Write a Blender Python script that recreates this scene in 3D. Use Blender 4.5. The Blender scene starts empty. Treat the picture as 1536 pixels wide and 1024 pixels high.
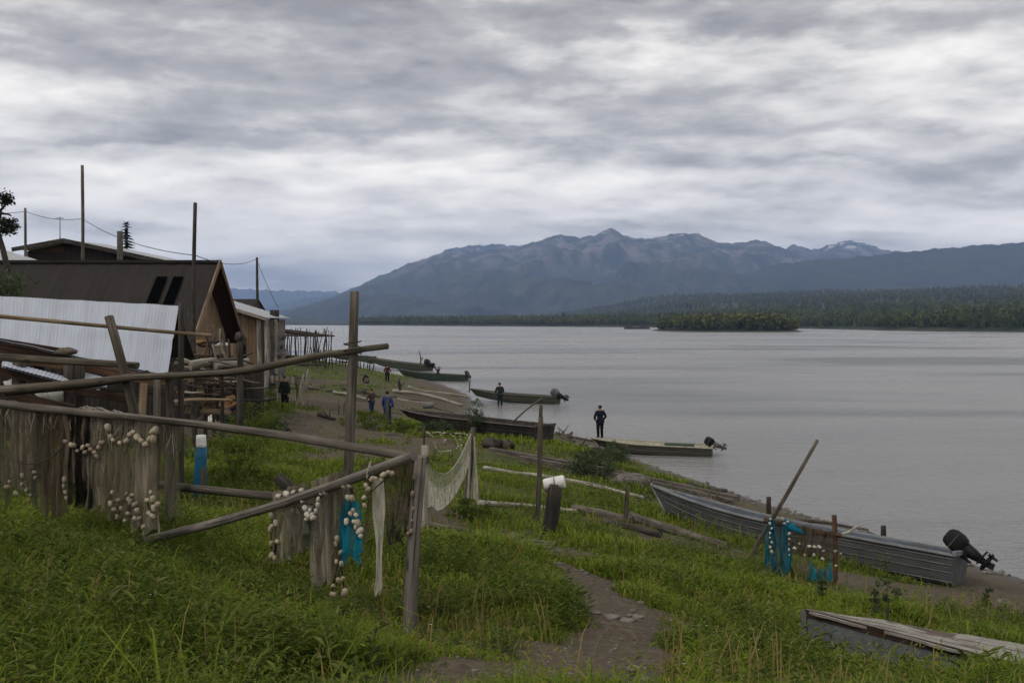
import bpy, bmesh, math, random
import numpy as np
from mathutils import Vector, Matrix, noise as mnoise
random.seed(7); RNG = np.random.default_rng(7)
S = bpy.context.scene
COL = S.collection
F = 1493.0; CAMZ = 6.2; PITCH = math.atan(30.0/F)
CP, SP = math.cos(PITCH), math.sin(PITCH)

# ------------------------------------------------------------------ camera
cam_d = bpy.data.cameras.new("camera"); cam = bpy.data.objects.new("camera", cam_d); COL.objects.link(cam)
cam_d.sensor_width = 36.0; cam_d.lens = 36.0*F/1536.0
cam_d.clip_start = 0.1; cam_d.clip_end = 60000
cam.location = (0, 0, CAMZ); cam.rotation_euler = (math.pi/2-PITCH, 0, 0)
S.camera = cam

def ray(px, py):
    a = (px-768.0)/F; b = -(py-512.0)/F
    y = CP + b*SP; z = -SP + b*CP
    return a/y, z/y
def P(px, py, D):
    a, c = ray(px, py)
    return Vector((a*D, D, CAMZ + c*D))

# ------------------------------------------------------------------ near terrain
def dz(px, py, z):
    a, c = ray(px, py); D = (z-CAMZ)/c
    return (a*D, D, z)
SHORE = [(60,-60),(40,-30),(31,-8),(25.5,4),(21,12),(16.2,19),(12.3,24),(10.4,29.1),(8.7,33.9),(6.4,41.5),(5.0,46.7),(4.5,51.5),(2.9,54.5),(0.6,57),(-1.6,60.5),(-3.0,66),(-2.7,75),(-3.9,86),(-7.0,99),(-12.5,111),(-17,124),(-24,140),(-36,152),(-62,166),(-120,205),(-300,350),(-700,620)]
CTRL = [dz(*q) for q in [(428,613,1.7),(580,637,.85),(581,573,.5),(342,630,2.0),(830,805,1.64),(300,760,2.75),(615,950,3.55),(210,805,3.62),(0,800,3.70),(930,1024,3.85),(925,920,3.0),(870,860,2.45),(1250,1000,2.55),(1536,1010,1.95),(1536,930,.75),(1470,884,.3),(1100,840,1.5),(960,800,1.45),(1000,740,.95),(945,728,1.0),(880,680,.85),(800,664,.85),(640,641,.8),(700,772,1.75),(700,700,1.3),(640,670,1.15),(500,680,1.6),(450,700,2.0),(400,720,2.35),(470,620,1.35),(660,590,.35),(690,602,.25),(1180,870,1.7),(1300,900,1.5),(1150,800,.55),(1250,830,.5)]]
CTRL += [(-20,95,2.3),(-14,99,1.2),(-28,118,1.9),(-30,60,2.8),(-13,75,1.3),(-19,75,1.7),(-42,62,4.6),(-30,45,2.7),(-24,35,2.6),(-15,30,2.4),(-11,20,3.0),(-20,20,3.3),(-9,14,3.6),(-62,60,5.5),(-60,118,3.6),(-60,20,5),(-100,100,5),(-100,150,3),(-200,150,6),(-300,100,8),
  (0,0,4.5),(-6,0,4.7),(-6,6,4.35),(6,0,4.1),(5,6.5,3.45),(12,0,3.0),(12,9,1.7),(15,14,.9),(18,8,.8),(22,0,.6),(0,-18,4.7),(-22,0,4.9),(-22,-18,5.2),(16,-18,3),(-60,-30,6),(-250,-60,9)]
def _shore_off(d, z):
    out = []
    for i in range(1, len(SHORE)-1):
        t = Vector((SHORE[i+1][0]-SHORE[i-1][0], SHORE[i+1][1]-SHORE[i-1][1])).normalized()
        n = Vector((t.y, -t.x))
        out.append((SHORE[i][0]+n.x*d, SHORE[i][1]+n.y*d, z))
    return out
CTRL += [(x, y, 0.0) for x, y in SHORE] + _shore_off(2.0, -.35)
_C = np.array(CTRL); _XY = _C[:, :2]/50.0; _n = len(_C)
def _U(r2): return np.where(r2 > 1e-12, r2*np.log(np.maximum(r2, 1e-12)), 0.0)
_d2 = ((_XY[:, None]-_XY[None])**2).sum(-1)
_A = np.zeros((_n+3, _n+3)); _A[:_n, :_n] = _U(_d2)+np.eye(_n)*4e-4
_A[:_n, _n] = 1; _A[:_n, _n+1:] = _XY; _A[_n, :_n] = 1; _A[_n+1:, :_n] = _XY.T
_w = np.linalg.solve(_A, np.concatenate([_C[:, 2], [0, 0, 0]]))
_SH = np.array(SHORE)
def shore_dist(X, Y):
    """signed distance to the shoreline: positive on land"""
    X = np.asarray(X, float); Y = np.asarray(Y, float)
    best = np.full(X.shape, 1e9); sgn = np.ones(X.shape)
    for (x0, y0), (x1, y1) in zip(SHORE[:-1], SHORE[1:]):
        dx, dy = x1-x0, y1-y0; L2 = dx*dx+dy*dy
        t = np.clip(((X-x0)*dx+(Y-y0)*dy)/L2, 0, 1)
        d = np.hypot(X-x0-t*dx, Y-y0-t*dy)
        s = np.where(dx*(Y-y0)-dy*(X-x0) > 0, 1.0, -1.0)
        m = d < best-1e-9
        best = np.where(m, d, best); sgn = np.where(m, s, sgn)
    return best*sgn
def bumps(X, Y):
    return (.028*np.sin(X*2.1+1.3*np.sin(Y*1.7))*np.sin(Y*2.4+.7+np.sin(X*1.1)) + .014*np.sin(X*5.3+2*np.sin(Y*3.1))*np.sin(Y*6.1+X)
            + .05*np.sin(X*.53+.4)*np.sin(Y*.61+1.1*np.sin(X*.4)))
def gz(X, Y):
    X = np.atleast_1d(np.asarray(X, float)); Y = np.atleast_1d(np.asarray(Y, float))
    sh = X.shape; x = X.ravel(); y = Y.ravel(); out = np.empty(x.shape)
    for i in range(0, len(x), 20000):
        xs, ys = x[i:i+20000]/50, y[i:i+20000]/50
        r2 = (xs[:, None]-_XY[None, :, 0])**2+(ys[:, None]-_XY[None, :, 1])**2
        out[i:i+20000] = _U(r2)@_w[:_n]+_w[_n]+_w[_n+1]*xs+_w[_n+2]*ys
    sd = shore_dist(x, y)
    r = np.hypot(x, y)
    land = np.clip(out, .03, 12)*np.clip(sd/1.2, 0, 1)
    far = np.clip((r-220)/200, 0, 1)
    land = land*(1-far)+far*np.clip(sd*.03, 0, 6)
    bed = np.maximum(-2.0, np.minimum(sd, 0)*.14)
    z = np.where(sd > 0, land+bumps(x, y)*np.clip(sd/1.5, 0, 1), bed)
    return z.reshape(sh)
def gz1(x, y): return float(gz(x, y)[0])
def G(px, py):
    a, c = ray(px, py)
    D = np.geomspace(3, 400, 2500)
    z = CAMZ+c*D; h = np.maximum(gz(a*D, D), 0)
    k = int(np.argmax(z < h))
    if k == 0: k = len(D)-1
    return Vector((a*D[k], D[k], float(h[k])))
def on(x, y, dzv=0.0): return Vector((x, y, gz1(x, y)+dzv))

# dirt / trodden ground: strips and patches of bare soil (world units)
def _seg(pxs, r, s=1.0): return ([tuple(G(*p)[:2]) for p in pxs], r, s)
DIRT = [_seg([(930,1060),(905,1000),(938,930),(902,888),(868,860),(835,846),(800,838)], .52), _seg([(560,1060),(700,1035),(900,1012)], .62, 1.0), _seg([(1000,930),(1060,985)], .3, .6),
        _seg([(650,812),(760,822),(860,828)], .85, .72), _seg([(640,760),(660,800)], .9, .7), _seg([(470,602),(690,604)], 4.0, .86), _seg([(520,645),(625,662)], 2.0, .85), _seg([(455,574),(640,580)], 2.2), _seg([(440,640),(560,615)], 2.8, .84),
        _seg([(480,690),(640,668)], 1.3, .8), _seg([(470,655),(520,672)], 1.5, .9), _seg([(380,655),(440,630)], 1.2, .8), _seg([(860,662),(905,668)], 1.6, .9), _seg([(1020,735),(1240,800)], 1.0),
        _seg([(1330,885),(1536,905)], 1.3), _seg([(640,640),(800,655)], 2.0, .85), _seg([(1000,812),(1120,835),(1260,862),(1420,888)], .75), ([(2.75,10.45),(4.3,8.6),(5.6,7.2)], .42, 1.0), _seg([(300,650),(360,632)], 2.2, .8), _seg([(650,590),(700,605)], 4)]
def seg_d(X, Y, pts):
    best = np.full(np.shape(X), 1e9)
    for (x0, y0), (x1, y1) in zip(pts[:-1], pts[1:]):
        dx, dy = x1-x0, y1-y0
        t = np.clip(((X-x0)*dx+(Y-y0)*dy)/(dx*dx+dy*dy+1e-9), 0, 1)
        best = np.minimum(best, np.hypot(X-x0-t*dx, Y-y0-t*dy))
    return best
def wob(X, Y, s=1.0):
    return (np.sin(X*1.7*s+1.9*np.sin(Y*1.1*s))+np.sin(Y*2.3*s+1.3*np.sin(X*1.9*s)+1)+.6*np.sin(X*4.1*s+Y*3.3*s))/2.6
def dirt(X, Y):
    X = np.asarray(X, float); Y = np.asarray(Y, float)
    d = np.zeros(X.shape); w = wob(X, Y); w2 = wob(X*3.1+5, Y*2.7)
    for pts, r, s in DIRT:
        k = seg_d(X, Y, pts)/r
        d = np.maximum(d, s*np.clip((1.42-k+.42*w+.22*w2)/.85, 0, 1))
    z = gz(X, Y); sd = shore_dist(X, Y)
    d = np.maximum(d, np.clip((.50-z+.10*w)/.22, 0, 1))
    d = np.maximum(d, np.clip((1.6-sd+.5*w)/.8, 0, 1))
    return np.clip(d, 0, 1)

# strips where feet, hulls and timber keep the growth low (height factor 1 - k inside radius r)
CLEAR = [([(-6.4, 10.9), (-4.2, 10.2), (-2.3, 9.3), (-.9, 8.2)], 1.0, .55), ([(2.6, 10.6), (4.0, 8.8), (5.2, 7.4)], 1.1, .9), ([tuple(G(*q)[:2]) for q in ((640, 800), (850, 830))], 1.3, .7), ([tuple(G(*q)[:2]) for q in ((735, 690), (1108, 764))], 1.1, .75),
         ([tuple(G(*q)[:2]) for q in ((726, 708), (966, 752))], .8, .6), ([tuple(G(*q)[:2]) for q in ((716, 762), (948, 790), (1090, 830))], .8, .65), ([tuple(G(*q)[:2]) for q in ((990, 815), (1260, 868), (1420, 890))], 1.2, .75), ([tuple(G(*q)[:2]) for q in ((1140, 870), (1270, 885))], .8, .5)]
def hfac(X, Y):
    f = np.ones(np.shape(X))
    for pts, r, k in CLEAR: f = np.minimum(f, 1-k*np.clip(1.5-1.2*seg_d(X, Y, pts)/r, 0, 1))
    return f
# ------------------------------------------------------------------ mesh builder
class MB:
    def __init__(s): s.v = []; s.f = []; s.uv = []; s.m = []; s.sm = []
    def face(s, idx, uvs=None, m=0, smooth=False):
        s.f.append(tuple(idx)); s.uv.append(uvs or [(0, 0)]*len(idx)); s.m.append(m); s.sm.append(smooth)
    def tube(s, pts, rad, seg=9, m=0, rough=0.0, caps=True, u0=None, rad2=None):
        """swept tube through pts; rad is a number or one per point"""
        pts = [Vector(p) for p in pts]; n = len(pts)
        if not hasattr(rad, '__len__'): rad = [rad]*n
        if u0 is None: u0 = random.random()*50
        T = [(pts[min(i+1, n-1)]-pts[max(i-1, 0)]).normalized() for i in range(n)]
        up = Vector((0, 0, 1)) if abs(T[0].z) < .9 else Vector((1, 0, 0))
        N = (up-T[0]*up.dot(T[0])).normalized(); base = len(s.v); L = 0; ph = [random.random()*6.28 for _ in range(4)]
        Ls = []
        for i in range(n):
            if i: L += (pts[i]-pts[i-1]).length
            Ls.append(L)
            N = (N-T[i]*N.dot(T[i])).normalized(); B = T[i].cross(N)
            for j in range(seg):
                a = 2*math.pi*j/seg
                r = rad[i]*(1+rough*(math.sin(2*a+ph[0]+L*.9)+.6*math.sin(3*a+ph[1]-L*1.7)+.7*math.sin(L*6+ph[2]+a)))
                s.v.append(pts[i]+(N*math.cos(a)+B*math.sin(a)*(rad2 or 1))*r)
        R = max(rad)*2*math.pi
        for i in range(n-1):
            for j in range(seg):
                k = (j+1) % seg
                q = (base+i*seg+j, base+i*seg+k, base+(i+1)*seg+k, base+(i+1)*seg+j)
                s.face(q, [(u0+R*j/seg, Ls[i]), (u0+R*(j+1)/seg, Ls[i]), (u0+R*(j+1)/seg, Ls[i+1]), (u0+R*j/seg, Ls[i+1])], m, True)
        if caps:
            for i, rev in ((0, True), (n-1, False)):
                c = len(s.v); s.v.append(pts[i]+T[i]*(rad[i]*.08*(-1 if rev else 1)))
                for j in range(seg):
                    k = (j+1) % seg; a, b = base+i*seg+j, base+i*seg+k
                    s.face((c, b, a) if rev else (c, a, b), [(u0, 0), (u0+.3, .02*j), (u0+.3, .02*k)], m, False)
        return s
    def log(s, a, b, r0, r1=None, bend=.02, seg=9, m=0, rough=.05, sub=None):
        a, b = Vector(a), Vector(b); L = (b-a).length; r1 = r0 if r1 is None else r1
        n = sub or max(4, min(26, int(L/.28)))
        d = (b-a).normalized(); q = d.orthogonal().normalized(); w = d.cross(q)
        p1, p2 = random.random()*6.28, random.random()*6.28
        pts, rr = [], []
        for i in range(n+1):
            t = i/n
            o = (q*math.sin(t*3.1+p1)+w*math.sin(t*4.3+p2)-q*(math.sin(p1)*(1-t)+math.sin(3.1+p1)*t)-w*(math.sin(p2)*(1-t)+math.sin(4.3+p2)*t))*bend*L
            pts.append(a.lerp(b, t)+o); rr.append(r0+(r1-r0)*t)
        return s.tube(pts, rr, seg, m, rough)
    def board(s, a, b, w, t, up=(0, 0, 1), m=0, ends=1.0):
        """flat plank from a to b: width w along up, thickness t across"""
        a, b, up = Vector(a), Vector(b), Vector(up); d = (b-a); L = d.length; d.normalize()
        sx = d.cross(up).normalized(); uz = sx.cross(d).normalized()
        base = len(s.v); u0 = random.random()*40
        for e, c in ((a, 1.0), (b, ends)):
            for i, j in ((-1, -1), (1, -1), (1, 1), (-1, 1)):
                s.v.append(e+sx*(i*t/2)+uz*(j*w/2*c))
        u = [0, t, t+w, 2*t+w, 2*t+2*w]
        for k in range(4):
            k2 = (k+1) % 4
            s.face((base+k, base+k2, base+4+k2, base+4+k), [(u0+u[k], 0), (u0+u[k+1], 0), (u0+u[k+1], L), (u0+u[k], L)], m)
        s.face((base+3, base+2, base+1, base), [(u0, 0), (u0+t, 0), (u0+t, w), (u0, w)], m)
        s.face((base+4, base+5, base+6, base+7), [(u0, 0), (u0+t, 0), (u0+t, w), (u0, w)], m)
        return s
    def box(s, c, sz, rz=0.0, m=0):
        c = Vector(c); R = Matrix.Rotation(rz, 3, 'Z')
        a = c+R@Vector((-sz[0]/2, 0, 0)); b = c+R@Vector((sz[0]/2, 0, 0))
        return s.board(a, b, sz[2], sz[1], (0, 0, 1), m)
    def grid(s, fn, nu, nv, m=0, smooth=True, us=1.0, vs=1.0, flip=False):
        base = len(s.v)
        for j in range(nv+1):
            for i in range(nu+1): s.v.append(Vector(fn(i/nu, j/nv)))
        for j in range(nv):
            for i in range(nu):
                a = base+j*(nu+1)+i; q = (a, a+1, a+nu+2, a+nu+1)
                uv = [(i/nu*us, j/nv*vs), ((i+1)/nu*us, j/nv*vs), ((i+1)/nu*us, (j+1)/nv*vs), (i/nu*us, (j+1)/nv*vs)]
                if flip: q, uv = q[::-1], uv[::-1]
                s.face(q, uv, m, smooth)
        return s
    def blob(s, c, r, seg=10, rings=6, m=0, rough=0.0, rot=None):
        c = Vector(c); base = len(s.v); r = r if hasattr(r, '__len__') else (r, r, r); ph = [random.random()*6.28 for _ in range(3)]
        for i in range(rings+1):
            th = math.pi*i/rings
            for j in range(seg):
                a = 2*math.pi*j/seg
                k = 1+rough*(math.sin(3*a+ph[0]+2*th)+math.sin(2*a-4*th+ph[1]))
                p = Vector((r[0]*math.sin(th)*math.cos(a)*k, r[1]*math.sin(th)*math.sin(a)*k, r[2]*math.cos(th)*k))
                if rot: p = rot@p
                s.v.append(c+p)
        for i in range(rings):
            for j in range(seg):
                k = (j+1) % seg
                s.face((base+i*seg+j, base+(i+1)*seg+j, base+(i+1)*seg+k, base+i*seg+k), [(j*.1, i*.1)]*4, m, True)
        return s
    def lathe(s, a, b, prof, seg=12, m=0):
        """prof: list of (t along a->b, radius)"""
        a, b = Vector(a), Vector(b)
        return s.tube([a.lerp(b, t) for t, r in prof], [r for t, r in prof], seg, m)
    def build(s, name, mats, parent=None, org=None):
        me = bpy.data.meshes.new(name)
        o = Vector(org) if org is not None else (Vector(parent['_o']) if parent is not None and '_o' in parent else Vector((0, 0, 0)))
        me.from_pydata([tuple(v-o) for v in s.v], [], s.f)
        uvl = me.uv_layers.new(name='uv'); flat = [c for f in s.uv for uv in f for c in uv]
        uvl.data.foreach_set('uv', flat)
        me.polygons.foreach_set('material_index', s.m); me.polygons.foreach_set('use_smooth', s.sm)
        for mt in (mats if isinstance(mats, (list, tuple)) else [mats]): me.materials.append(mt)
        me.update()
        ob = bpy.data.objects.new(name, me); COL.objects.link(ob)
        if parent is not None: ob.parent = parent
        elif org is not None: ob.location = o
        return ob
def tag(o, label, cat, group=None):
    o['label'] = label; o['category'] = cat
    if group: o['group'] = group
    return o
def struct(o, kind='structure'): o['kind'] = kind; return o
def thing(name, label, cat, loc=(0, 0, 0), group=None, rot=None):
    o = bpy.data.objects.new(name, None); COL.objects.link(o); o.location = loc
    o.empty_display_size = .2
    if rot: o.rotation_euler = rot
    else: o['_o'] = tuple(loc)
    return tag(o, label, cat, group)
def one(name, mb, mat, label, cat, org, group=None): return tag(mb.build(name, mat, None, org), label, cat, group)
def np_mesh(name, V, faces_n, loops, mat, attrs=None, parent=None, smooth=False):
    """fast mesh: V (n,3), faces_n = verts per face array, loops = flat index array"""
    me = bpy.data.meshes.new(name)
    me.vertices.add(len(V)); me.vertices.foreach_set('co', np.ascontiguousarray(V, np.float32).ravel())
    me.loops.add(len(loops)); me.loops.foreach_set('vertex_index', np.ascontiguousarray(loops, np.int32))
    st = np.concatenate([[0], np.cumsum(faces_n)[:-1]]).astype(np.int32)
    me.polygons.add(len(faces_n)); me.polygons.foreach_set('loop_start', st)
    me.polygons.foreach_set('use_smooth', np.full(len(faces_n), smooth))
    for k, a in (attrs or {}).items():
        at = me.attributes.new(k, 'FLOAT', 'POINT'); at.data.foreach_set('value', np.ascontiguousarray(a, np.float32))
    me.materials.append(mat); me.update(calc_edges=True)
    ob = bpy.data.objects.new(name, me); COL.objects.link(ob)
    if parent is not None: ob.parent = parent
    return ob
# ------------------------------------------------------------------ materials
class NT:
    def __init__(s, name):
        s.mat = bpy.data.materials.new(name); s.mat.use_nodes = True; s.t = s.mat.node_tree; s.t.nodes.clear()
        s.out = s.n('ShaderNodeOutputMaterial')
    def n(s, t, **k):
        x = s.t.nodes.new(t)
        for a, b in k.items(): setattr(x, a, b)
        return x
    def l(s, a, b): s.t.links.new(a, b)
    def val(s, sock, v):
        if hasattr(v, 'links'): s.l(v, sock)
        else: sock.default_value = v
    def coord(s, kind='Object'): return s.n('ShaderNodeTexCoord').outputs[kind]
    def mapping(s, vec, scale=(1, 1, 1), rot=(0, 0, 0), loc=(0, 0, 0)):
        m = s.n('ShaderNodeMapping'); s.l(vec, m.inputs[0]); m.inputs['Scale'].default_value = scale; m.inputs['Rotation'].default_value = rot; m.inputs['Location'].default_value = loc
        return m.outputs[0]
    def noise(s, vec, scale, detail=4, rough=.55, dist=0.0, out=0):
        x = s.n('ShaderNodeTexNoise'); s.l(vec, x.inputs['Vector']); x.inputs['Scale'].default_value = scale; x.inputs['Detail'].default_value = detail
        x.inputs['Roughness'].default_value = rough; x.inputs['Distortion'].default_value = dist
        return x.outputs[out]
    def ramp(s, fac, stops):
        r = s.n('ShaderNodeValToRGB'); s.l(fac, r.inputs[0]); e = r.color_ramp.elements
        while len(e) < len(stops): e.new(.5)
        for i, (p, c) in enumerate(stops):
            e[i].position = p; e[i].color = (c if hasattr(c, '__len__') else (c, c, c)) [:3]+(1,) if hasattr(c, '__len__') else (c, c, c, 1)
        return r.outputs[0]
    def mix(s, fac, a, b, mode='MIX'):
        x = s.n('ShaderNodeMix', data_type='RGBA', blend_type=mode)
        s.val(x.inputs[0], fac); s.val(x.inputs[6], a if hasattr(a, 'links') else tuple(a)+(1,)); s.val(x.inputs[7], b if hasattr(b, 'links') else tuple(b)+(1,))
        return x.outputs[2]
    def math(s, op, a, b=0.0, c=0.0, clamp=False):
        x = s.n('ShaderNodeMath', operation=op, use_clamp=clamp); s.val(x.inputs[0], a); s.val(x.inputs[1], b); s.val(x.inputs[2], c)
        return x.outputs[0]
    def bump(s, h, strength=.3, dist=.02):
        b = s.n('ShaderNodeBump'); s.l(h, b.inputs['Height']); b.inputs['Strength'].default_value = strength; b.inputs['Distance'].default_value = dist
        return b.outputs[0]
    def attr(s, name): return s.n('ShaderNodeAttribute', attribute_name=name).outputs['Fac']
    def bsdf(s, col, rough=.8, metal=0.0, normal=None, alpha=None, spec=.3):
        b = s.n('ShaderNodeBsdfPrincipled'); s.val(b.inputs['Base Color'], col if hasattr(col, 'links') else tuple(col)+(1,))
        s.val(b.inputs['Roughness'], rough); s.val(b.inputs['Metallic'], metal); b.inputs['Specular IOR Level'].default_value = spec
        if normal is not None: s.l(normal, b.inputs['Normal'])
        if alpha is not None: s.val(b.inputs['Alpha'], alpha)
        s.l(b.outputs[0], s.out.inputs[0]); return b
def m_wood(name, dark, mid, light, grain=20.0, rough=.9, crack=.75):
    """weathered wood, grain along the piece (uv v = length in metres)"""
    t = NT(name); uv = t.coord('UV'); v = t.mapping(uv, (grain, 1.1, 1))
    g = t.noise(v, 1.0, 7, .7, .5); g2 = t.noise(t.mapping(uv, (7, .7, 1)), 1.0, 4, .6)
    pat = t.noise(t.coord('Object'), 2.3, 3)
    c = t.ramp(g, [(.33, dark), (.5, mid), (.68, light)])
    c = t.mix(t.math('MULTIPLY', t.ramp(g2, [(.42, 0), (.62, 1)]), .7), c, dark)
    c = t.mix(t.math('MULTIPLY', t.ramp(pat, [(.45, 0), (.75, 1)]), .45), c, light)
    ck = t.ramp(t.noise(t.mapping(uv, (34, .5, 1)), 1.0, 3), [(.36, 1), (.42, 0)])
    c = t.mix(t.math('MULTIPLY', ck, crack), c, tuple(x*.35 for x in dark))
    vo = t.n('ShaderNodeTexVoronoi'); t.l(t.mapping(uv, (5.5, 1.7, 1)), vo.inputs['Vector']); vo.inputs['Scale'].default_value = 1.0
    kn = t.ramp(vo.outputs['Distance'], [(.05, 1), (.13, 0)]); c = t.mix(t.math('MULTIPLY', kn, .85), c, tuple(x*.45 for x in dark))
    t.bsdf(c, rough, normal=t.bump(t.math('SUBTRACT', t.math('SUBTRACT', g, ck), kn), .9, .012)); return t.mat
def m_plain(name, col, rough=.7, metal=0.0, var=.35, scale=6.0, spec=.3, bump=.15):
    t = NT(name); o = t.coord('Object'); n = t.noise(o, scale, 5, .6)
    c = t.mix(t.ramp(n, [(.3, 0), (.7, 1)]), tuple(x*(1-var) for x in col), tuple(min(1, x*(1+var*.6)) for x in col))
    t.bsdf(c, rough, metal, normal=t.bump(n, bump, .01), spec=spec); return t.mat
def m_planks(name, dark, mid, light, width=.18, axis='X', rough=.85):
    """boards side by side: object-space board index gives each plank its own tone"""
    t = NT(name); o = t.coord('Object'); sx = t.n('ShaderNodeSeparateXYZ'); t.l(o, sx.inputs[0])
    if axis == 'XY': k = t.math('ADD', sx.outputs['X'], sx.outputs['Y'])
    else: k = sx.outputs[axis]
    q = t.math('DIVIDE', k, width); fl = t.math('FLOOR', q); fr = t.math('FRACT', q)
    wn = t.n('ShaderNodeTexWhiteNoise', noise_dimensions='1D'); t.l(fl, wn.inputs['W'])
    sc = (3, 3, 14) if axis == 'Z' else (22, 22, 1.2)
    g = t.noise(t.mapping(o, sc), 1.0, 5, .6)
    c = t.ramp(g, [(.3, dark), (.5, mid), (.75, light)])
    c = t.mix(t.math('MULTIPLY', wn.outputs[0], .55), c, dark)
    gap = t.math('LESS_THAN', fr, .07)
    c = t.mix(gap, c, tuple(x*.25 for x in dark))
    t.bsdf(c, rough, normal=t.bump(t.math('SUBTRACT', g, t.math('MULTIPLY', gap, 2.0)), .5, .01)); return t.mat
W = {}
W['grey'] = m_wood('weathered_grey_wood', (.035,.028,.021), (.095,.079,.063), (.185,.16,.132))
W['silver'] = m_wood('silvered_log', (.045,.037,.030), (.135,.118,.10), (.24,.215,.185))
W['dark'] = m_wood('dark_wood', (.016,.012,.010), (.045,.036,.03), (.10,.083,.07))
W['pale'] = m_wood('bleached_driftwood', (.12,.10,.078), (.27,.235,.19), (.42,.385,.325), crack=.4)
W['brown'] = m_wood('brown_wood', (.035,.018,.010), (.10,.055,.03), (.2,.12,.07))
W['red'] = m_wood('red_brown_beam', (.012,.006,.004), (.040,.019,.012), (.075,.038,.024))
W['tan'] = m_wood('tan_board', (.11,.075,.045), (.235,.165,.105), (.36,.28,.19))
W['birch'] = m_wood('birch_log', (.10,.085,.07), (.28,.25,.215), (.45,.42,.37), grain=14)
W['olive'] = m_wood('olive_grey_pole', (.030,.024,.016), (.080,.066,.047), (.155,.132,.098))
PLANK_TAN = m_planks('tan_plank_wall', (.075,.045,.026), (.24,.16,.094), (.34,.245,.15), .2)
PLANK_TANY = m_planks('tan_gable_planks', (.08,.047,.027), (.25,.163,.095), (.36,.255,.155), .2, 'Y')
PLANK_DARK = m_planks('dark_plank_wall', (.012,.009,.007), (.034,.026,.021), (.07,.055,.045), .2, 'XY')
PLANK_GREY = m_planks('grey_clapboard', (.06,.05,.043), (.15,.13,.11), (.24,.21,.185), .14, 'Z')
def m_metal_roof(name, base, dirtc, rough=.55):
    t = NT(name); o = t.coord('UV')
    big = t.noise(o, .9, 4); st = t.noise(t.mapping(o, (5, .25, 1)), 1.0, 6, .65)
    c = t.mix(t.math('MULTIPLY', t.ramp(st, [(.42, 0), (.75, 1)]), .6), base, dirtc)
    c = t.mix(t.math('MULTIPLY', t.ramp(big, [(.5, 0), (.7, 1)]), .35), c, tuple(x*.72 for x in base))
    sp = t.ramp(t.noise(o, 14, 3), [(.66, 0), (.72, 1)])
    c = t.mix(t.math('MULTIPLY', sp, .35), c, dirtc)
    t.bsdf(c, rough, .0 if base[0] < .1 else .2, spec=.12 if base[0] < .1 else .4); return t.mat
ROOF_PALE = m_metal_roof('pale_corrugated_metal', (.35,.38,.43), (.20,.21,.225), .6)
ROOF_DARK = m_metal_roof('dark_brown_metal_roof', (.024,.020,.018), (.048,.040,.035), .85)
ROOF_GREY = m_metal_roof('grey_metal_roof', (.34,.35,.37), (.16,.16,.16))
BLACK = m_plain('black_plastic', (.008,.008,.009), .6, var=.35, spec=.18)
PAINTED_HOLE = m_plain('painted_hole_black', (.002,.002,.002), 1.0, spec=0.0)  # flat black standing in for the shade inside the roof openings
GLASS = m_plain('dark_window_glass', (.012,.014,.017), .12, var=.1, spec=.6)
def m_alu(name, base, rough=.5, metal=.55):
    t = NT(name); o = t.coord('Object')
    st = t.noise(t.mapping(o, (1.2, 4, 9)), 1.6, 6, .65); bl = t.noise(o, 3.2, 4); lo = t.noise(t.mapping(o, (5, 5, .6)), 2.0, 5)
    c = t.mix(t.ramp(st, [(.35, 0), (.7, 1)]), tuple(x*.62 for x in base), tuple(min(1, x*1.25) for x in base))
    c = t.mix(t.math('MULTIPLY', t.ramp(bl, [(.5, 0), (.7, 1)]), .55), c, (.10,.088,.072))
    c = t.mix(t.math('MULTIPLY', t.ramp(lo, [(.55, 0), (.72, 1)]), .5), c, tuple(x*.45 for x in base))
    t.bsdf(c, t.ramp(bl, [(.3, rough-.1), (.7, rough+.2)]), metal, normal=t.bump(bl, .15, .02)); return t.mat
ALU = m_alu('weathered_aluminium', (.105,.108,.112), .6, .3); ALU_IN = m_alu('aluminium_inside', (.075,.09,.11), .65, .2); ALU_STRAKE = m_alu('aluminium_strake', (.15,.155,.16), .55, .35); ALU_RIM = m_alu('aluminium_gunwale', (.25,.26,.27), .5, .4)
OLIVE = m_alu('olive_grey_hull', (.085,.082,.068), .7, .1); GREEN = m_alu('green_hull_paint', (.028,.055,.036), .65, 0); DGREEN = m_alu('dark_green_hull', (.05,.058,.034), .7, 0)
BOATWOOD = m_wood('old_boat_planks', (.010,.008,.007), (.033,.025,.020), (.085,.068,.056), grain=20)
WEATHER_RIM = W['grey']; CREAMIN = m_plain('cream_boat_inside', (.33,.31,.235), .7)
PLY = m_plain('grey_plywood', (.105,.11,.115), .85, var=.4, scale=9, bump=.2)
def m_peel():
    t = NT('peeling_painted_boards'); uv = t.coord('UV'); o = t.coord('Object')
    g = t.noise(t.mapping(uv, (24, 1.3, 1)), 1.0, 6, .65); p = t.noise(t.mapping(uv, (3.0, .8, 1)), 1.6, 7, .6, .4)
    wood = t.ramp(g, [(.3, (.030,.020,.015)), (.55, (.085,.062,.048)), (.75, (.16,.13,.105))])
    paint = t.ramp(t.noise(o, 9, 5), [(.3, (.15,.135,.115)), (.7, (.25,.235,.205))])
    m = t.ramp(p, [(.40, 0), (.42, 1)])
    t.bsdf(t.mix(m, wood, paint), .8, normal=t.bump(t.math('ADD', g, m), .5, .006)); return t.mat
PEEL = m_peel()
FLOAT = m_plain('cream_net_float', (.32,.27,.19), .75, var=.35, scale=18); FLOATW = m_plain('white_float', (.42,.385,.32), .7, var=.25, scale=18); FLOATD = m_plain('dull_net_float', (.21,.17,.125), .8, var=.4, scale=18)
ROPE = m_plain('dark_rope', (.035,.028,.02), .9); ROPEL = m_plain('pale_twine', (.32,.29,.23), .9)
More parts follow.
